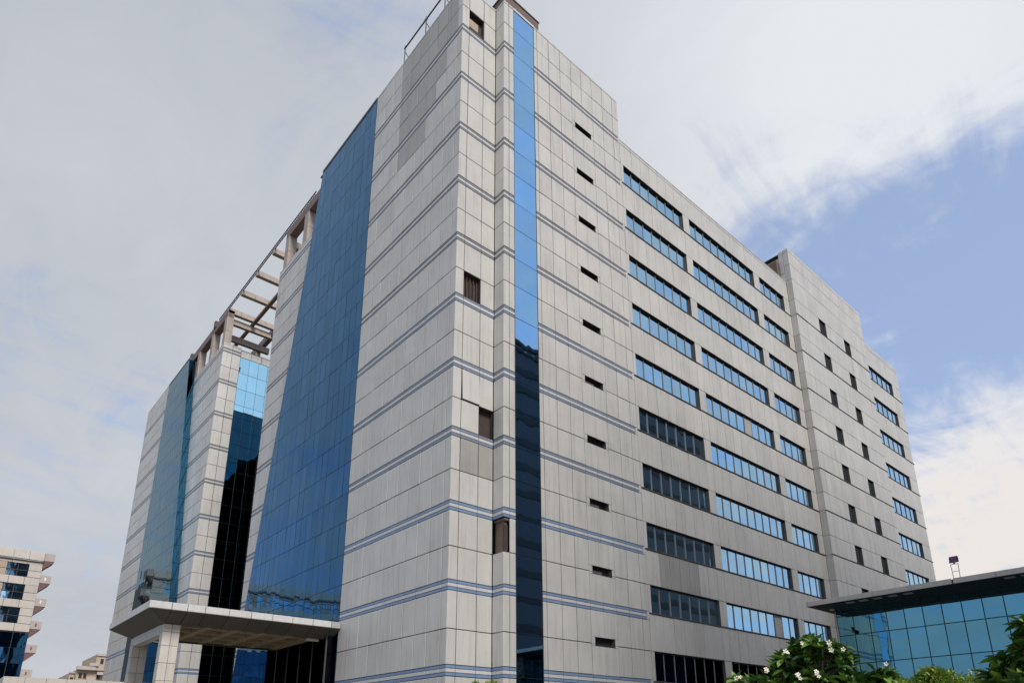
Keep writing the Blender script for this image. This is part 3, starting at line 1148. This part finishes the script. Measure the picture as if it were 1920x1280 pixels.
# sloping soffit panels
iz, iy, ix = 5.93, YP + 1.0, XP + 1.0
for a, b in zip(xs[:-1], xs[1:]):
    ia, ib = max(a, ix) if a > XP else ix, max(b, ix)
    e = .012
    if ib <= ia:
        ib = ia = ix
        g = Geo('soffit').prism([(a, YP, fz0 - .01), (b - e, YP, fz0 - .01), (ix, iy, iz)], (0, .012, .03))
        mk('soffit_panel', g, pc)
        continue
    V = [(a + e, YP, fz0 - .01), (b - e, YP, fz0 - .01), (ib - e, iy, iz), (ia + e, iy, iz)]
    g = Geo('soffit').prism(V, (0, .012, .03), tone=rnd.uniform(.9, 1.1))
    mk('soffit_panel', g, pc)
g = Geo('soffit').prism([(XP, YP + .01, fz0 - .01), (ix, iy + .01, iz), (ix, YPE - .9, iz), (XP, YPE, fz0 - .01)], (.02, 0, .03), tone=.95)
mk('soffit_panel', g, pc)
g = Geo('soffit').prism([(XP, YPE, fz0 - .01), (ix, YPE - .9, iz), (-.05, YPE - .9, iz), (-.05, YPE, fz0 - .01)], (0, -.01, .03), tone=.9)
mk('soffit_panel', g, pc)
# coffered ceiling
g = Geo('coffer').box(ix, -.05, iy, YPE - .9, 6.28, 6.38)
mk('ceiling', g, pc)
for i in range(6):
    x = ix + .6 + i * 1.45
    g = Geo('coffer').box(x, x + .38, iy + .02, YPE - .92, 6.0, 6.277)
    mk('ceiling_beam', g, pc)
for j in range(4):
    y = iy + 1.1 + j * 1.6
    g = Geo('coffer')
    for i in range(7):
        x0 = ix if i == 0 else ix + .6 + (i - 1) * 1.45 + .382
        x1 = ix + .6 + i * 1.45 - .002 if i < 6 else -.06
        if x1 - x0 > .1:
            g.box(x0, x1, y, y + .32, 6.03, 6.276)
    mk('ceiling_beam', g, pc)
g = Geo('soffit')
g.box(ix, -.05, iy - .02, iy + .06, iz, 6.279)
g.box(ix - .02, ix + .06, iy, YPE - .9, iz, 6.279)
g.box(ix, -.05, YPE - .98, YPE - .9, iz, 6.279)
mk('ceiling_edge', g, pc)
g = Geo('white').box(-1.35, -.65, iy + .3, iy + .5, iz - .1, iz + .02)
mk('ceiling_light', g, pc)
def porch_column(x0, y0, w, d):
    g = Geo('core').box(x0 + .05, x0 + w - .05, y0 + .05, y0 + d - .05, GZ, iz - .02)
    col = mk('column', g, pc)
    zs = [iz - .015, 5.54, 4.86, 4.02, 3.18, 2.3, 1.4, .5, -.4, GZ]
    f = Plane((0, y0, 0), (1, 0, 0), (0, -1, 0))
    l = Plane((x0, 0, 0), (0, 1, 0), (-1, 0, 0))
    r = Plane((x0 + w, 0, 0), (0, 1, 0), (1, 0, 0))
    b = Plane((0, y0 + d, 0), (1, 0, 0), (0, 1, 0))
    for z1, z0 in zip(zs[:-1], zs[1:]):
        for pl, ua, ub, n in ((f, x0, x0 + w, 2), (l, y0, y0 + d, 1), (r, y0, y0 + d, 1), (b, x0, x0 + w, 1)):
            for i in range(n):
                q, _ = pl.piece(rect(ua + (ub - ua) * i / n, ua + (ub - ua) * (i + 1) / n, z0, z1), gap=.008, thick=.04, ch=.008, jit=.002, mat='cream', tone=ptone(1.06))
                mk('column_panel', q, col)
porch_column(-8.87, 11.36, .77, .58)
porch_column(-8.87, 17.25, .77, .58)
g = Geo('panel').box(-8.87, -8.45, 11.95, 17.24, 5.46, iz - .005)
mk('edge_beam', g, pc)
# dark glazed lobby under it
lobby = thing('entrance_lobby', (-.4, 15, GZ), 'dark glazed entrance lobby in the shade under the porch canopy', 'lobby')
for i in range(5):
    y0 = 11.0 + i * 1.72
    g = Geo('glass_dark').box(-.5, -.46, y0 + .03, y0 + 1.69, GZ, 6.24)
    mk('pane', g, lobby)
    g = Geo('frame').box(-.54, -.45, y0 - .02, y0 + .03, GZ, 6.25)
    mk('mullion', g, lobby)
g = Geo('glass_dark').box(-.46, -.08, 11.0, 11.03, GZ, 6.24)
mk('pane', g, lobby)

# ================================================================== GLASS PAVILION
pv = thing('glass_pavilion', (40, -12, GZ), 'low teal glass pavilion with flat overhanging roof at the right', 'pavilion')
KP = .795          # the pavilion stands nearer than the main facade
qx = lambda x: CAM.x + (x - CAM.x) * KP
qy = lambda y: CAM.y + (y - CAM.y) * KP
qz = lambda z: z * KP if z > GZ else z
XG = qx(36.9)
pgx = Plane((XG, 0, 0), (0, 1, 0), (-1, 0, 0))
g = Geo('frame').box(XG + .04, XG + .3, qy(-26), qy(-1.45), GZ, qz(10.2))
mk('wall', g, pv)
g = Geo('panel').box(XG + .02, qx(45), qy(-1.45), qy(-1.45) + .06, GZ, qz(10.15))
mk('side_wall', g, pv)
vy = [qy(v) for v in [-1.47, -2.72, -3.95] + [-5.22 - 1.273 * i for i in range(17)]]
hz = [qz(v) for v in (10.25, 9.70, 8.16, 5.93, 3.7, 1.47, GZ)]
for a, b in zip(vy[:-1], vy[1:]):
    for t, s in zip(hz[:-1], hz[1:]):
        q, sc = pgx.piece(rect(b, a, s, t), gap=.022, thick=.03, ch=.004, jit=.002, mat='glass_teal', tone=rnd.uniform(.95, 1.05))
        reg(pv, 'pane', q, sc)
flush()
REG.clear()
XC = qx(33.35)
g = Geo('black').box(XC + .05, qx(46), qy(-26), qy(-.87), qz(10.22), qz(10.5))
rfm = mk('roof', g, pv)
pcx = Plane((XC, 0, 0), (0, 1, 0), (-1, 0, 0))
fy = [qy(v) for v in (-.87, -1.5, -3.24, -5.8, -8.44, -10.98, -11.06, -13.54, -16.1, -18.7, -21.3, -26)]
for a, b in zip(fy[:-1], fy[1:]):
    if abs(a - b) < .08:
        continue
    q, sc = pcx.piece(rect(b, a, qz(10.19), qz(10.57)), gap=.006, thick=.05, jit=.002, mat='cream', tone=ptone(1.1))
    mk('fascia_panel', q, pv)
g = Geo('panel').box(XC, qx(46), qy(-.87) + .004, qy(-.87) + .05, qz(10.19), qz(10.56))
mk('fascia_panel', g, pv)
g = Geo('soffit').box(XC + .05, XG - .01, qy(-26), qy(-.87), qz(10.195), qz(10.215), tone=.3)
mk('soffit', g, pv)
for y in (-3.78, -4.78, -5.76, -6.83, -7.86, -14.03, -14.95):
    g = Geo('white').box(qx(34.0), qx(34.5), qy(y - .33), qy(y + .27), qz(10.17), qz(10.193))
    mk('ceiling_light', g, pv)
g = Geo('white').box(qx(35.6), qx(36.0), qy(-1.85), qy(-1.55), qz(10.1), qz(10.193))
mk('ceiling_light', g, pv)
# floodlight on the roof edge
fl = thing('floodlight', (XC + .12, qy(-11.32), qz(10.57)), 'dark floodlight with purple glass on a small ladder frame at the pavilion roof edge', 'floodlight')
g = Geo('galv')
for y0, y1 in ((-11.11, -11.08), (-11.50, -11.53)):
    g.bar((XC + .1, qy(y0), qz(10.56)), (XC + .1, qy(y1), qz(11.54)), .016)
for z in (11.02, 11.52):
    g.bar((XC + .1, qy(-11.1), qz(z)), (XC + .1, qy(-11.52), qz(z)), .014)
mk('stand', g, fl)
g = Geo('black')
ha, hb = qz(11.58), qz(12.05) - qz(11.58)
g.prism([(XC - .02, qy(-11.06), ha), (XC + .08, qy(-11.06), ha + hb), (XC + .24, qy(-11.06), ha + hb * .94), (XC + .26, qy(-11.06), ha + hb * .2)], (0, qy(-11.56) - qy(-11.06), 0))
mk('lamp_housing', g, fl)
g = Geo('purple').prism([(XC - .028, qy(-11.10), ha + .02), (XC - .028, qy(-11.52), ha + .02), (XC + .068, qy(-11.52), ha + hb - .02), (XC + .068, qy(-11.10), ha + hb - .02)], (-.012, 0, .003))
mk('lamp_glass', g, fl)
g = Geo('galv').box(XC + .06, XC + .13, qy(-11.36), qy(-11.26), qz(11.52), qz(11.6))
mk('bracket', g, fl)

# ================================================================== NEIGHBOUR ON THE LEFT
nb = thing('office_building', (-30, 100, GZ), 'cream office block with blue windows and stepped corner balconies at the left edge', 'office building')
YN = 90.0
pn = Plane((0, YN, 0), (1, 0, 0), (0, -1, 0))
XN = -6.7
g = Geo('core').box(-62, XN - .1, YN + .4, 115, GZ, 25.4)
mk('wall', g, nb)
g = Geo('roof').box(-62, XN, YN + .1, 115, 25.4, 25.5)
mk('roof', g, nb)
sp = [(25.65, 26.95, -.35), (25.05, 25.65, .12)] + [(22.1 - 3.25 * i, 23.2 - 3.25 * i, 0) for i in range(3)]
bay = [(-8.25, XN)]
x = -8.25
wins = []
while x > -60:
    wins.append((x - 2.45, x))
    bay.append((x - 3.55, x - 2.45))
    x -= 3.55
for (a, b, d) in sp:
    x = XN
    while x > -60:
        q, sc = pn.piece(rect(x - 1.78, x, a, b), gap=.02, thick=.4, ch=.02, jit=.01, mat='cream', tone=ptone(), off=.30 if d < 0 else -d)
        reg(nb, 'cladding_panel', q, sc)
        x -= 1.78
for i in range(3):
    z1 = 25.05 - 3.25 * i - (0 if i == 0 else 0.0)
    z1 = 25.05 if i == 0 else 22.1 - 3.25 * (i - 1)
    z0 = 23.2 - 3.25 * i
    for bi, (a, b) in enumerate(bay):
        for (c, d) in ((z0, (z0 + z1) / 2), ((z0 + z1) / 2, z1)):
            q, sc = pn.piece(rect(a, b, c, d), gap=.02, thick=.3, ch=.03, jit=.01, mat='cream' if bi == 0 else 'sand', tone=ptone(), off=0.02 if bi == 0 else -.12)
            reg(nb, 'cladding_panel', q, sc)
    for wi, (a, b) in enumerate(wins):
        gw = Geo('frame')
        gw.box(a, b, YN + .30, YN + .38, z0, z1)
        gw.box(a, b, YN + .22, YN + .30, (z0 + z1) / 2 - .03, (z0 + z1) / 2 + .03)
        W = mk('window', gw, nb)
        for j in range(2):
            for (c, d) in ((z0, (z0 + z1) / 2 - .03), ((z0 + z1) / 2 + .03, z1)):
                q, _ = pn.piece(rect(a + (b - a) * j / 2, a + (b - a) * (j + 1) / 2, c, d), gap=.03, thick=.03, ch=.004, mat='glass_win', tone=rnd.uniform(.85, 1.1), off=-.26)
                mk('pane', q, W)
# lower curtain wall
cwn = Geo('frame').box(-60, XN - .02, YN + .1, YN + .3, GZ, 15.55)
cwn = mk('curtain_wall', cwn, nb)
x = XN
while x > -58:
    z = 15.5
    while z > GZ + 2:
        q, sc = pn.piece(rect(x - 1.75, x, z - 2.1, z), gap=.03, thick=.03, ch=.004, jit=.012, mat='glass_curtain', tone=rnd.choice((1, 1, .9, 1.25)), off=-.03)
        reg(cwn, 'pane', q, sc)
        z -= 2.1
    x -= 1.75
flush()
REG.clear()
# corner balconies
for i, zt in enumerate((26.9, 23.7, 20.4, 17.2, 13.95, 10.6, 7.3)):
    g = Geo('pink', 'maroon', 'white')
    h = 1.1
    g.box(XN + .01, XN + 1.25, YN - .05, YN + .12, zt - h, zt, 0)
    g.box(XN + 1.10, XN + 1.25, YN + .12, YN + 2.6, zt - h, zt, 0)
    g.prism([(XN + .01, YN, zt - h - .01), (XN + 1.25, YN, zt - h - .01), (XN + .02, YN, zt - h - 1.25)], (0, 2.6, 0), 1)
    if i:
        g.box(XN + .5, XN + .68, YN - .07, YN - .055, zt - .75, zt - .3, 2 if i < 3 else 1)
    mk('balcony', g, nb)
g = Geo('pink').box(XN - .02, XN + .0, YN + .2, 115, GZ, 26.0)
mk('side_wall', g, nb)

# ================================================================== FAR BUILDING
fb = thing('apartment_building', (18, 186, GZ), 'small distant sand-coloured apartment block in the gap at lower left', 'apartment building')
g = Geo('sand')
g.box(13.6, 26, 182, 200, GZ, 19.7)
g.box(17.3, 26, 181.0, 200, 19.7, 23.8)
g.box(12.4, 13.6, 184, 200, GZ, 18.9)
mk('wall', g, fb)
g = Geo('pink')
g.box(13.4, 17.4, 180.8, 182, 19.7, 20.6)
g.box(17.2, 26, 180.7, 181.2, 23.4, 24.0)
g.box(12.3, 13.7, 183.7, 184, 18.9, 19.3)
mk('parapet', g, fb)
for (x, z, y) in ((14.2, 17.6, 182), (15.2, 17.6, 182), (18.3, 21.4, 181), (20.2, 21.4, 181), (18.2, 17.6, 182), (20, 17.6, 182), (12.7, 16.6, 184)):
    g = Geo('black').box(x, x + .7, y - .06, y + .02, z, z + 1.3)
    mk('window', g, fb)
for (x, z) in ((15.8, 17.0), (18.0, 18.6), (16.0, 20.75)):
    g = Geo('pink').box(x, x + 2.0, 180.6, 182.05 if z < 20 else 181.05, z, z + .75)
    mk('balcony', g, fb)

# ================================================================== GATEHOUSE CANOPY
gh = thing('gatehouse', (-9, 33, GZ), 'low white flat-roofed gatehouse canopy at the bottom left', 'gatehouse')
yg = 30.0
g = Geo('cream')
zt, zb = 4.58, 4.02
px0, px1 = -13.25, -4.0
for i in range(8):
    a, b = px0 + (px1 - px0) * i / 8, px0 + (px1 - px0) * (i + 1) / 8
    q = Geo('cream').box(a + .01, b - .01, yg, yg + .12, zb, zt)
    mk('fascia_panel', q, gh)
g = Geo('cream').box(px0 + .01, px0 + .12, yg + .13, yg + 5, zb, zt)
mk('fascia_panel', g, gh)
g = Geo('soffit').prism([(px0 + .05, yg + .02, zb - .01), (px1, yg + .02, zb - .01), (px1, yg + 1.2, zb - .6), (px0 + 1.2, yg + 1.2, zb - .6)], (0, .02, .03), tone=.8)
g.prism([(px0 + .05, yg + .02, zb - .01), (px0 + 1.2, yg + 1.2, zb - .6), (px0 + 1.2, yg + 4, zb - .6), (px0 + .05, yg + 5, zb - .01)], (.02, 0, .03), tone=.8)
mk('soffit', g, gh)
g = Geo('roof').box(px0 + .1, px1, yg + .1, yg + 5, zt - .15, zt - .05)
mk('roof', g, gh)
for x in (px0 + 1.25, px1 - .6):
    for y in (yg + 1.25, yg + 3.6):
        g = Geo('cream').box(x, x + .5, y, y + .5, GZ, zb - .55)
        mk('column', g, gh)

# ================================================================== TOWER ACROSS THE ROAD (mirrored in the glass; unseen left part added for shade)
tw = thing('office_tower', (44, -58, GZ), 'dark office tower mirrored in the blue glass strip and windows, widened out of view to shade the facade', 'office tower')
g = Geo('tower').box(-1, 90, -70, -45, GZ, 58.2)
mk('glazed_wall', g, tw)
for i in range(14):
    z = 2.5 + i * 4.0
    g = Geo('towerband').box(-1.1, 90.1, -70.1, -44.9, z, z + 1.1)
    mk('floor_band', g, tw)
g = Geo('towerband').box(-1.2, 90.2, -70.2, -44.8, 58.2, 58.9)
mk('parapet', g, tw)

# ================================================================== PLANTS
def leaf_mesh(name, mat, L=.30, W=.085, fold=.018, droop=.05, seg=5, tone=0.0):
    vs, fs = [], []
    for i in range(seg + 1):
        t = i / seg
        w = W * (math.sin(math.pi * min(1, t * .94 + .04)) ** .8) * (0.55 + .45 * min(1, t * 2.2)) * .5
        if i == seg:
            w = .002
        x = L * t
        z = -droop * t * t
        vs += [(x, -w, z + fold * w / W * 2), (x, 0, z), (x, w, z + fold * w / W * 2)]
    for i in range(seg):
        a = i * 3
        fs += [(a, a + 3, a + 4, a + 1), (a + 1, a + 4, a + 5, a + 2)]
    return build_mesh(name, vs, fs, [mat], None, [tone] * len(fs), smooth_sh=True)

def flower_mesh():
    vs, fs, tn = [], [], []
    for p in range(5):
        a = 2 * math.pi * p / 5
        ca, sa = math.cos(a), math.sin(a)
        def at(r, s, z):
            return (ca * r - sa * s, sa * r + ca * s, z)
        b = len(vs)
        vs += [at(.003, 0, 0), at(.018, -.010, .006), at(.018, .012, .006), at(.042, -.016, .010), at(.042, .020, .013), at(.058, .004, .004)]
        fs += [(b, b + 1, b + 2), (b + 1, b + 3, b + 4, b + 2), (b + 3, b + 5, b + 4)]
        tn += [.25, .95, 1.0]
    return build_mesh('flower', vs, fs, ['flower'], None, tn)

LEAF = [leaf_mesh('leaf', 'leaf', .30, .125, .04, .03), leaf_mesh('leaf', 'leaf', .26, .115, .035, .06), leaf_mesh('leaf', 'leaf', .33, .135, .045, .08)]
FLOWER = flower_mesh()

def frame_from(d, roll=0.0):
    d = Vector(d).normalized()
    z = Vector((0, 0, 1))
    y = z.cross(d)
    if y.length < .05:
        y = Vector((0, 1, 0)).cross(d)
    y.normalize()
    up = d.cross(y)
    m = Matrix((d, y, up)).transposed()
    return m @ Matrix.Rotation(roll, 3, 'X')

def inst(name, me, parent, P, rot, s):
    o = bpy.data.objects.new(name, me)
    C.objects.link(o)
    o.parent = parent
    m = Matrix.Translation(Vector(P) - WP[parent.name]) @ rot.to_4x4() @ Matrix.Scale(s, 4)
    o.matrix_basis = m
    WP[o.name] = Vector(P)
    return o

def tube(g, pts, rads, sides=7):
    n = len(pts)
    base = len(g.v)
    vs = []
    for i, p in enumerate(pts):
        d = (Vector(pts[min(n - 1, i + 1)]) - Vector(pts[max(0, i - 1)])).normalized()
        u = d.orthogonal().normalized()
        w = d.cross(u)
        for k in range(sides):
            a = 2 * math.pi * k / sides
            vs.append(Vector(p) + (u * math.cos(a) + w * math.sin(a)) * rads[i])
    fs = []
    for i in range(n - 1):
        for k in range(sides):
            a, b = i * sides + k, i * sides + (k + 1) % sides
            fs.append((a, b, b + sides, a + sides))
    g.add(vs, fs)

def join_leaves(items, meshes, mat, parent, name='leaf'):
    g = Geo(mat)
    for mi, P, rot, s, tn in items:
        me = meshes[mi]
        vs = [Vector(P) + rot @ (v.co * s) for v in me.vertices]
        fs = [tuple(p.vertices) for p in me.polygons]
        g.add(vs, fs, 0, tn)
    if g.v:
        mk(name, g, parent, kind='stuff', smooth_sh=True)

def plumeria(base, clusters, label, seed, whorls, leaf_s=1.0, flowers=()):
    """clusters: ellipsoids (centre, radii) that the branch tips fill"""
    r = random.Random(seed)
    t = thing('plumeria_tree', base, label, 'tree')
    B = Vector(base)
    tips = []
    for (c, rad, n) in clusters:
        for i in range(n):
            while True:
                q = Vector((r.uniform(-1, 1), r.uniform(-1, 1), r.uniform(-.75, 1)))
                if .45 < q.length < 1:
                    break
            tips.append((Vector(c) + Vector((q.x * rad[0], q.y * rad[1], q.z * rad[2])), Vector((q.x, q.y, q.z + .55)).normalized()))
    g = Geo('bark')
    fork = B + Vector((0, 0, .9))
    tube(g, [B, B + Vector((.03, .02, .5)), fork], [.13, .105, .09], 9)
    mk('trunk', g, t, smooth_sh=True)
    limbs = Geo('bark')
    for (c, rad, n) in clusters:
        cc = Vector(c)
        tube(limbs, [fork, fork.lerp(cc, .5) + Vector((0, 0, -.12)), cc + Vector((0, 0, -.15))], [.075, .06, .045], 7)
    ci = 0
    for (c, rad, n) in clusters:
        for i in range(n):
            P, d = tips[ci]
            ci += 1
            cc = Vector(c) + Vector((0, 0, -.15))
            tube(limbs, [cc, cc.lerp(P, .55) + Vector((0, 0, -.08)), P], [.035, .026, .02], 6)
    mk('limb', limbs, t, smooth_sh=True)
    items = []
    for (P, d) in tips:
        n = r.randint(12, 17)
        u = d.orthogonal().normalized()
        w = d.cross(u)
        for i in range(n):
            a = i * 2.4 + r.uniform(-.3, .3)
            tilt = r.uniform(.15, 1.05) if i < n * .75 else r.uniform(-.35, .2)
            rad = (u * math.cos(a) + w * math.sin(a))
            dd = (rad * math.cos(tilt) + d * math.sin(tilt)).normalized()
            s = leaf_s * r.uniform(.62, 1.12) * (1.0 - .35 * max(0, tilt - .6))
            items.append((r.randrange(3), P - d * r.uniform(0, .10) + rad * .015, frame_from(dd, r.uniform(-.5, .5)), s, r.random()))
    def score(it):
        c = it[1] + it[2] @ Vector((.15 * it[3], 0, 0))
        p = px_of(c)
        if p is None or not (0 < p[0] < 1920 and 0 < p[1] < 1282):
            return -1.0
        return it[3] / p[2] - .02 * (Vector(c) - CAM).length
    items.sort(key=score, reverse=True)
    for (mi, P, rot, s, tn) in items[:300]:
        inst('leaf', LEAF[mi], t, P, rot, s)
    join_leaves(items[300:], LEAF, 'leaf', t)
    for (P, n) in flowers:
        for i in range(max(1, (n * 2) // 3)):
            q = Vector(P) + Vector((r.uniform(-.06, .06), r.uniform(-.06, .06), r.uniform(-.05, .05)))
            dv = ((CAM - q).normalized() + Vector((r.uniform(-.7, .7), r.uniform(-.7, .7), r.uniform(-.1, .9)))).normalized()
            z = dv.to_track_quat('Z', 'Y').to_matrix()
            inst('flower', FLOWER, t, q, z, r.uniform(.72, 1.0))
    return t

# middle plumeria (about 15 m away), with white flowers
plumeria((-4.1, -18.7, GZ),
         [((-4.15, -18.75, 1.42), (.66, .66, .66), 62), ((-4.85, -17.75, .98), (.55, .55, .42), 34), ((-3.75, -19.65, .98), (.52, .52, .38), 34),
          ((-4.45, -19.0, .80), (.7, .7, .45), 30), ((-4.35, -18.35, 1.50), (.46, .46, .34), 26)],
         'plumeria tree with white flowers and broad dark leaves at lower right', 11, 60, 1.0,
         [((-5.47 + .35, -18.64, 1.77 - .08), 3), ((-5.0, -19.45, 1.79), 3), ((-5.0, -19.5, 1.66), 2), ((-4.93, -19.68, 1.62), 2), ((-5.25, -18.85, 1.22), 5),
          ((-5.12, -19.2, 1.24), 6), ((-5.55, -18.35, 1.36), 3), ((-5.75, -17.95, 1.23), 3), ((-4.68, -20.25, 1.33), 1), ((-5.2, -19.0, 1.80), 1)])
plumeria((-7.25, -23.42, GZ),
         [((-7.45, -23.25, .95), (.46, .46, .66), 48), ((-7.68, -22.80, .62), (.34, .34, .40), 30), ((-7.1, -23.75, 1.15), (.5, .5, .6), 26), ((-7.45, -23.2, .35), (.6, .6, .5), 18)],
         'plumeria tree without flowers, its broad leaves cut off by the right edge', 23, 50, .92)

SMALL = [leaf_mesh('leaf', 'leaf2', .085, .034, .012, .02, 3), leaf_mesh('leaf', 'leaf2', .10, .04, .012, .03, 3)]
def shrub(base, blobs, label, seed, n, mat='leaf2', s0=1.0):
    r = random.Random(seed)
    t = thing('shrub', base, label, 'shrub')
    g = Geo('bark')
    B = Vector(base)
    for (c, rad) in blobs:
        tube(g, [B, B.lerp(Vector(c), .5) + Vector((.05, 0, 0)), Vector(c)], [.035, .025, .012], 6)
    mk('stem', g, t, smooth_sh=True)
    items = []
    for (c, rad) in blobs:
        for i in range(n):
            q = Vector((r.gauss(0, 1), r.gauss(0, 1), r.gauss(0, 1))).normalized() * (r.uniform(.55, 1.06) + (.12 if r.random() < .1 else 0))
            P = Vector(c) + Vector((q.x * rad[0], q.y * rad[1], q.z * rad[2]))
            d = (q + Vector((r.uniform(-.6, .6), r.uniform(-.6, .6), r.uniform(-.1, .9)))).normalized()
            items.append((r.randrange(2), P, frame_from(d, r.uniform(-1, 1)), s0 * r.uniform(.7, 1.25), r.random()))
    join_leaves(items, SMALL, mat, t, 'foliage')
    return t
shrub((-4.9, -21.2, GZ), [((-4.95, -21.15, .72), (.50, .50, .40)), ((-5.2, -20.75, .62), (.36, .36, .38)), ((-4.75, -21.7, .68), (.42, .42, .36)), ((-5.0, -21.2, .3), (.7, .7, .6)), ((-4.98, -21.05, 1.0), (.2, .2, .16))],
      'clipped bright yellow-green shrub between the two plumeria trees', 5, 1300)
shrub((-5.1, -9.6, GZ), [((-5.06, -9.58, 1.62), (.22, .22, .20)), ((-5.45, -9.25, 1.60), (.14, .14, .17)), ((-5.2, -9.4, .9), (.5, .5, .6))],
      'tip of a green shrub just showing below the bare corner wall', 6, 260)

# trees along the road on the viewer's side; the building mirrors and shades from them
TL = [leaf_mesh('leaf', 'leaf3', .42, .24, .05, .1, 2), leaf_mesh('leaf', 'leaf3', .36, .20, .05, .1, 2)]
def road_tree(x, y, h, seed, label):
    r = random.Random(seed)
    t = thing('shade_tree', (x, y, GZ), label, 'tree', 'dark trees along the road opposite')
    g = Geo('bark')
    B = Vector((x, y, GZ))
    top = B + Vector((0, 0, h * .45))
    tube(g, [B, B + Vector((.1, 0, h * .25)), top], [.28, .22, .18], 8)
    blobs = []
    for i in range(7):
        a = i * 2.4
        c = B + Vector((math.cos(a) * h * .24, math.sin(a) * h * .24, h * (.5 + .38 * r.random())))
        blobs.append((c, h * r.uniform(.17, .25)))
        tube(g, [top, top.lerp(c, .6), c], [.12, .08, .04], 6)
    mk('trunk', g, t, smooth_sh=True)
    items = []
    for (c, rad) in blobs:
        for i in range(260):
            q = Vector((r.gauss(0, 1), r.gauss(0, 1), r.gauss(0, .8))).normalized() * r.uniform(.4, 1.05) * rad
            items.append((r.randrange(2), c + q, frame_from((q.x, q.y, abs(q.z) * .5 + .3 * rad), r.uniform(-1, 1)), r.uniform(.8, 1.5), r.random()))
    join_leaves(items, TL, 'leaf3', t, 'crown')
for i, (x, y, h) in enumerate(((6, -36, 11), (18, -38, 12), (29, -35, 10.5), (-8, -40, 12), (44, -34, 11))):
    road_tree(x, y, h, 40 + i, ('tall dark shade tree opposite the grey corner', 'tallest round dark tree opposite the ribbon windows', 'shorter dark tree opposite the long facade', 'dark shade tree nearest behind the viewer', 'dark tree at the foot of the dark office tower')[i])
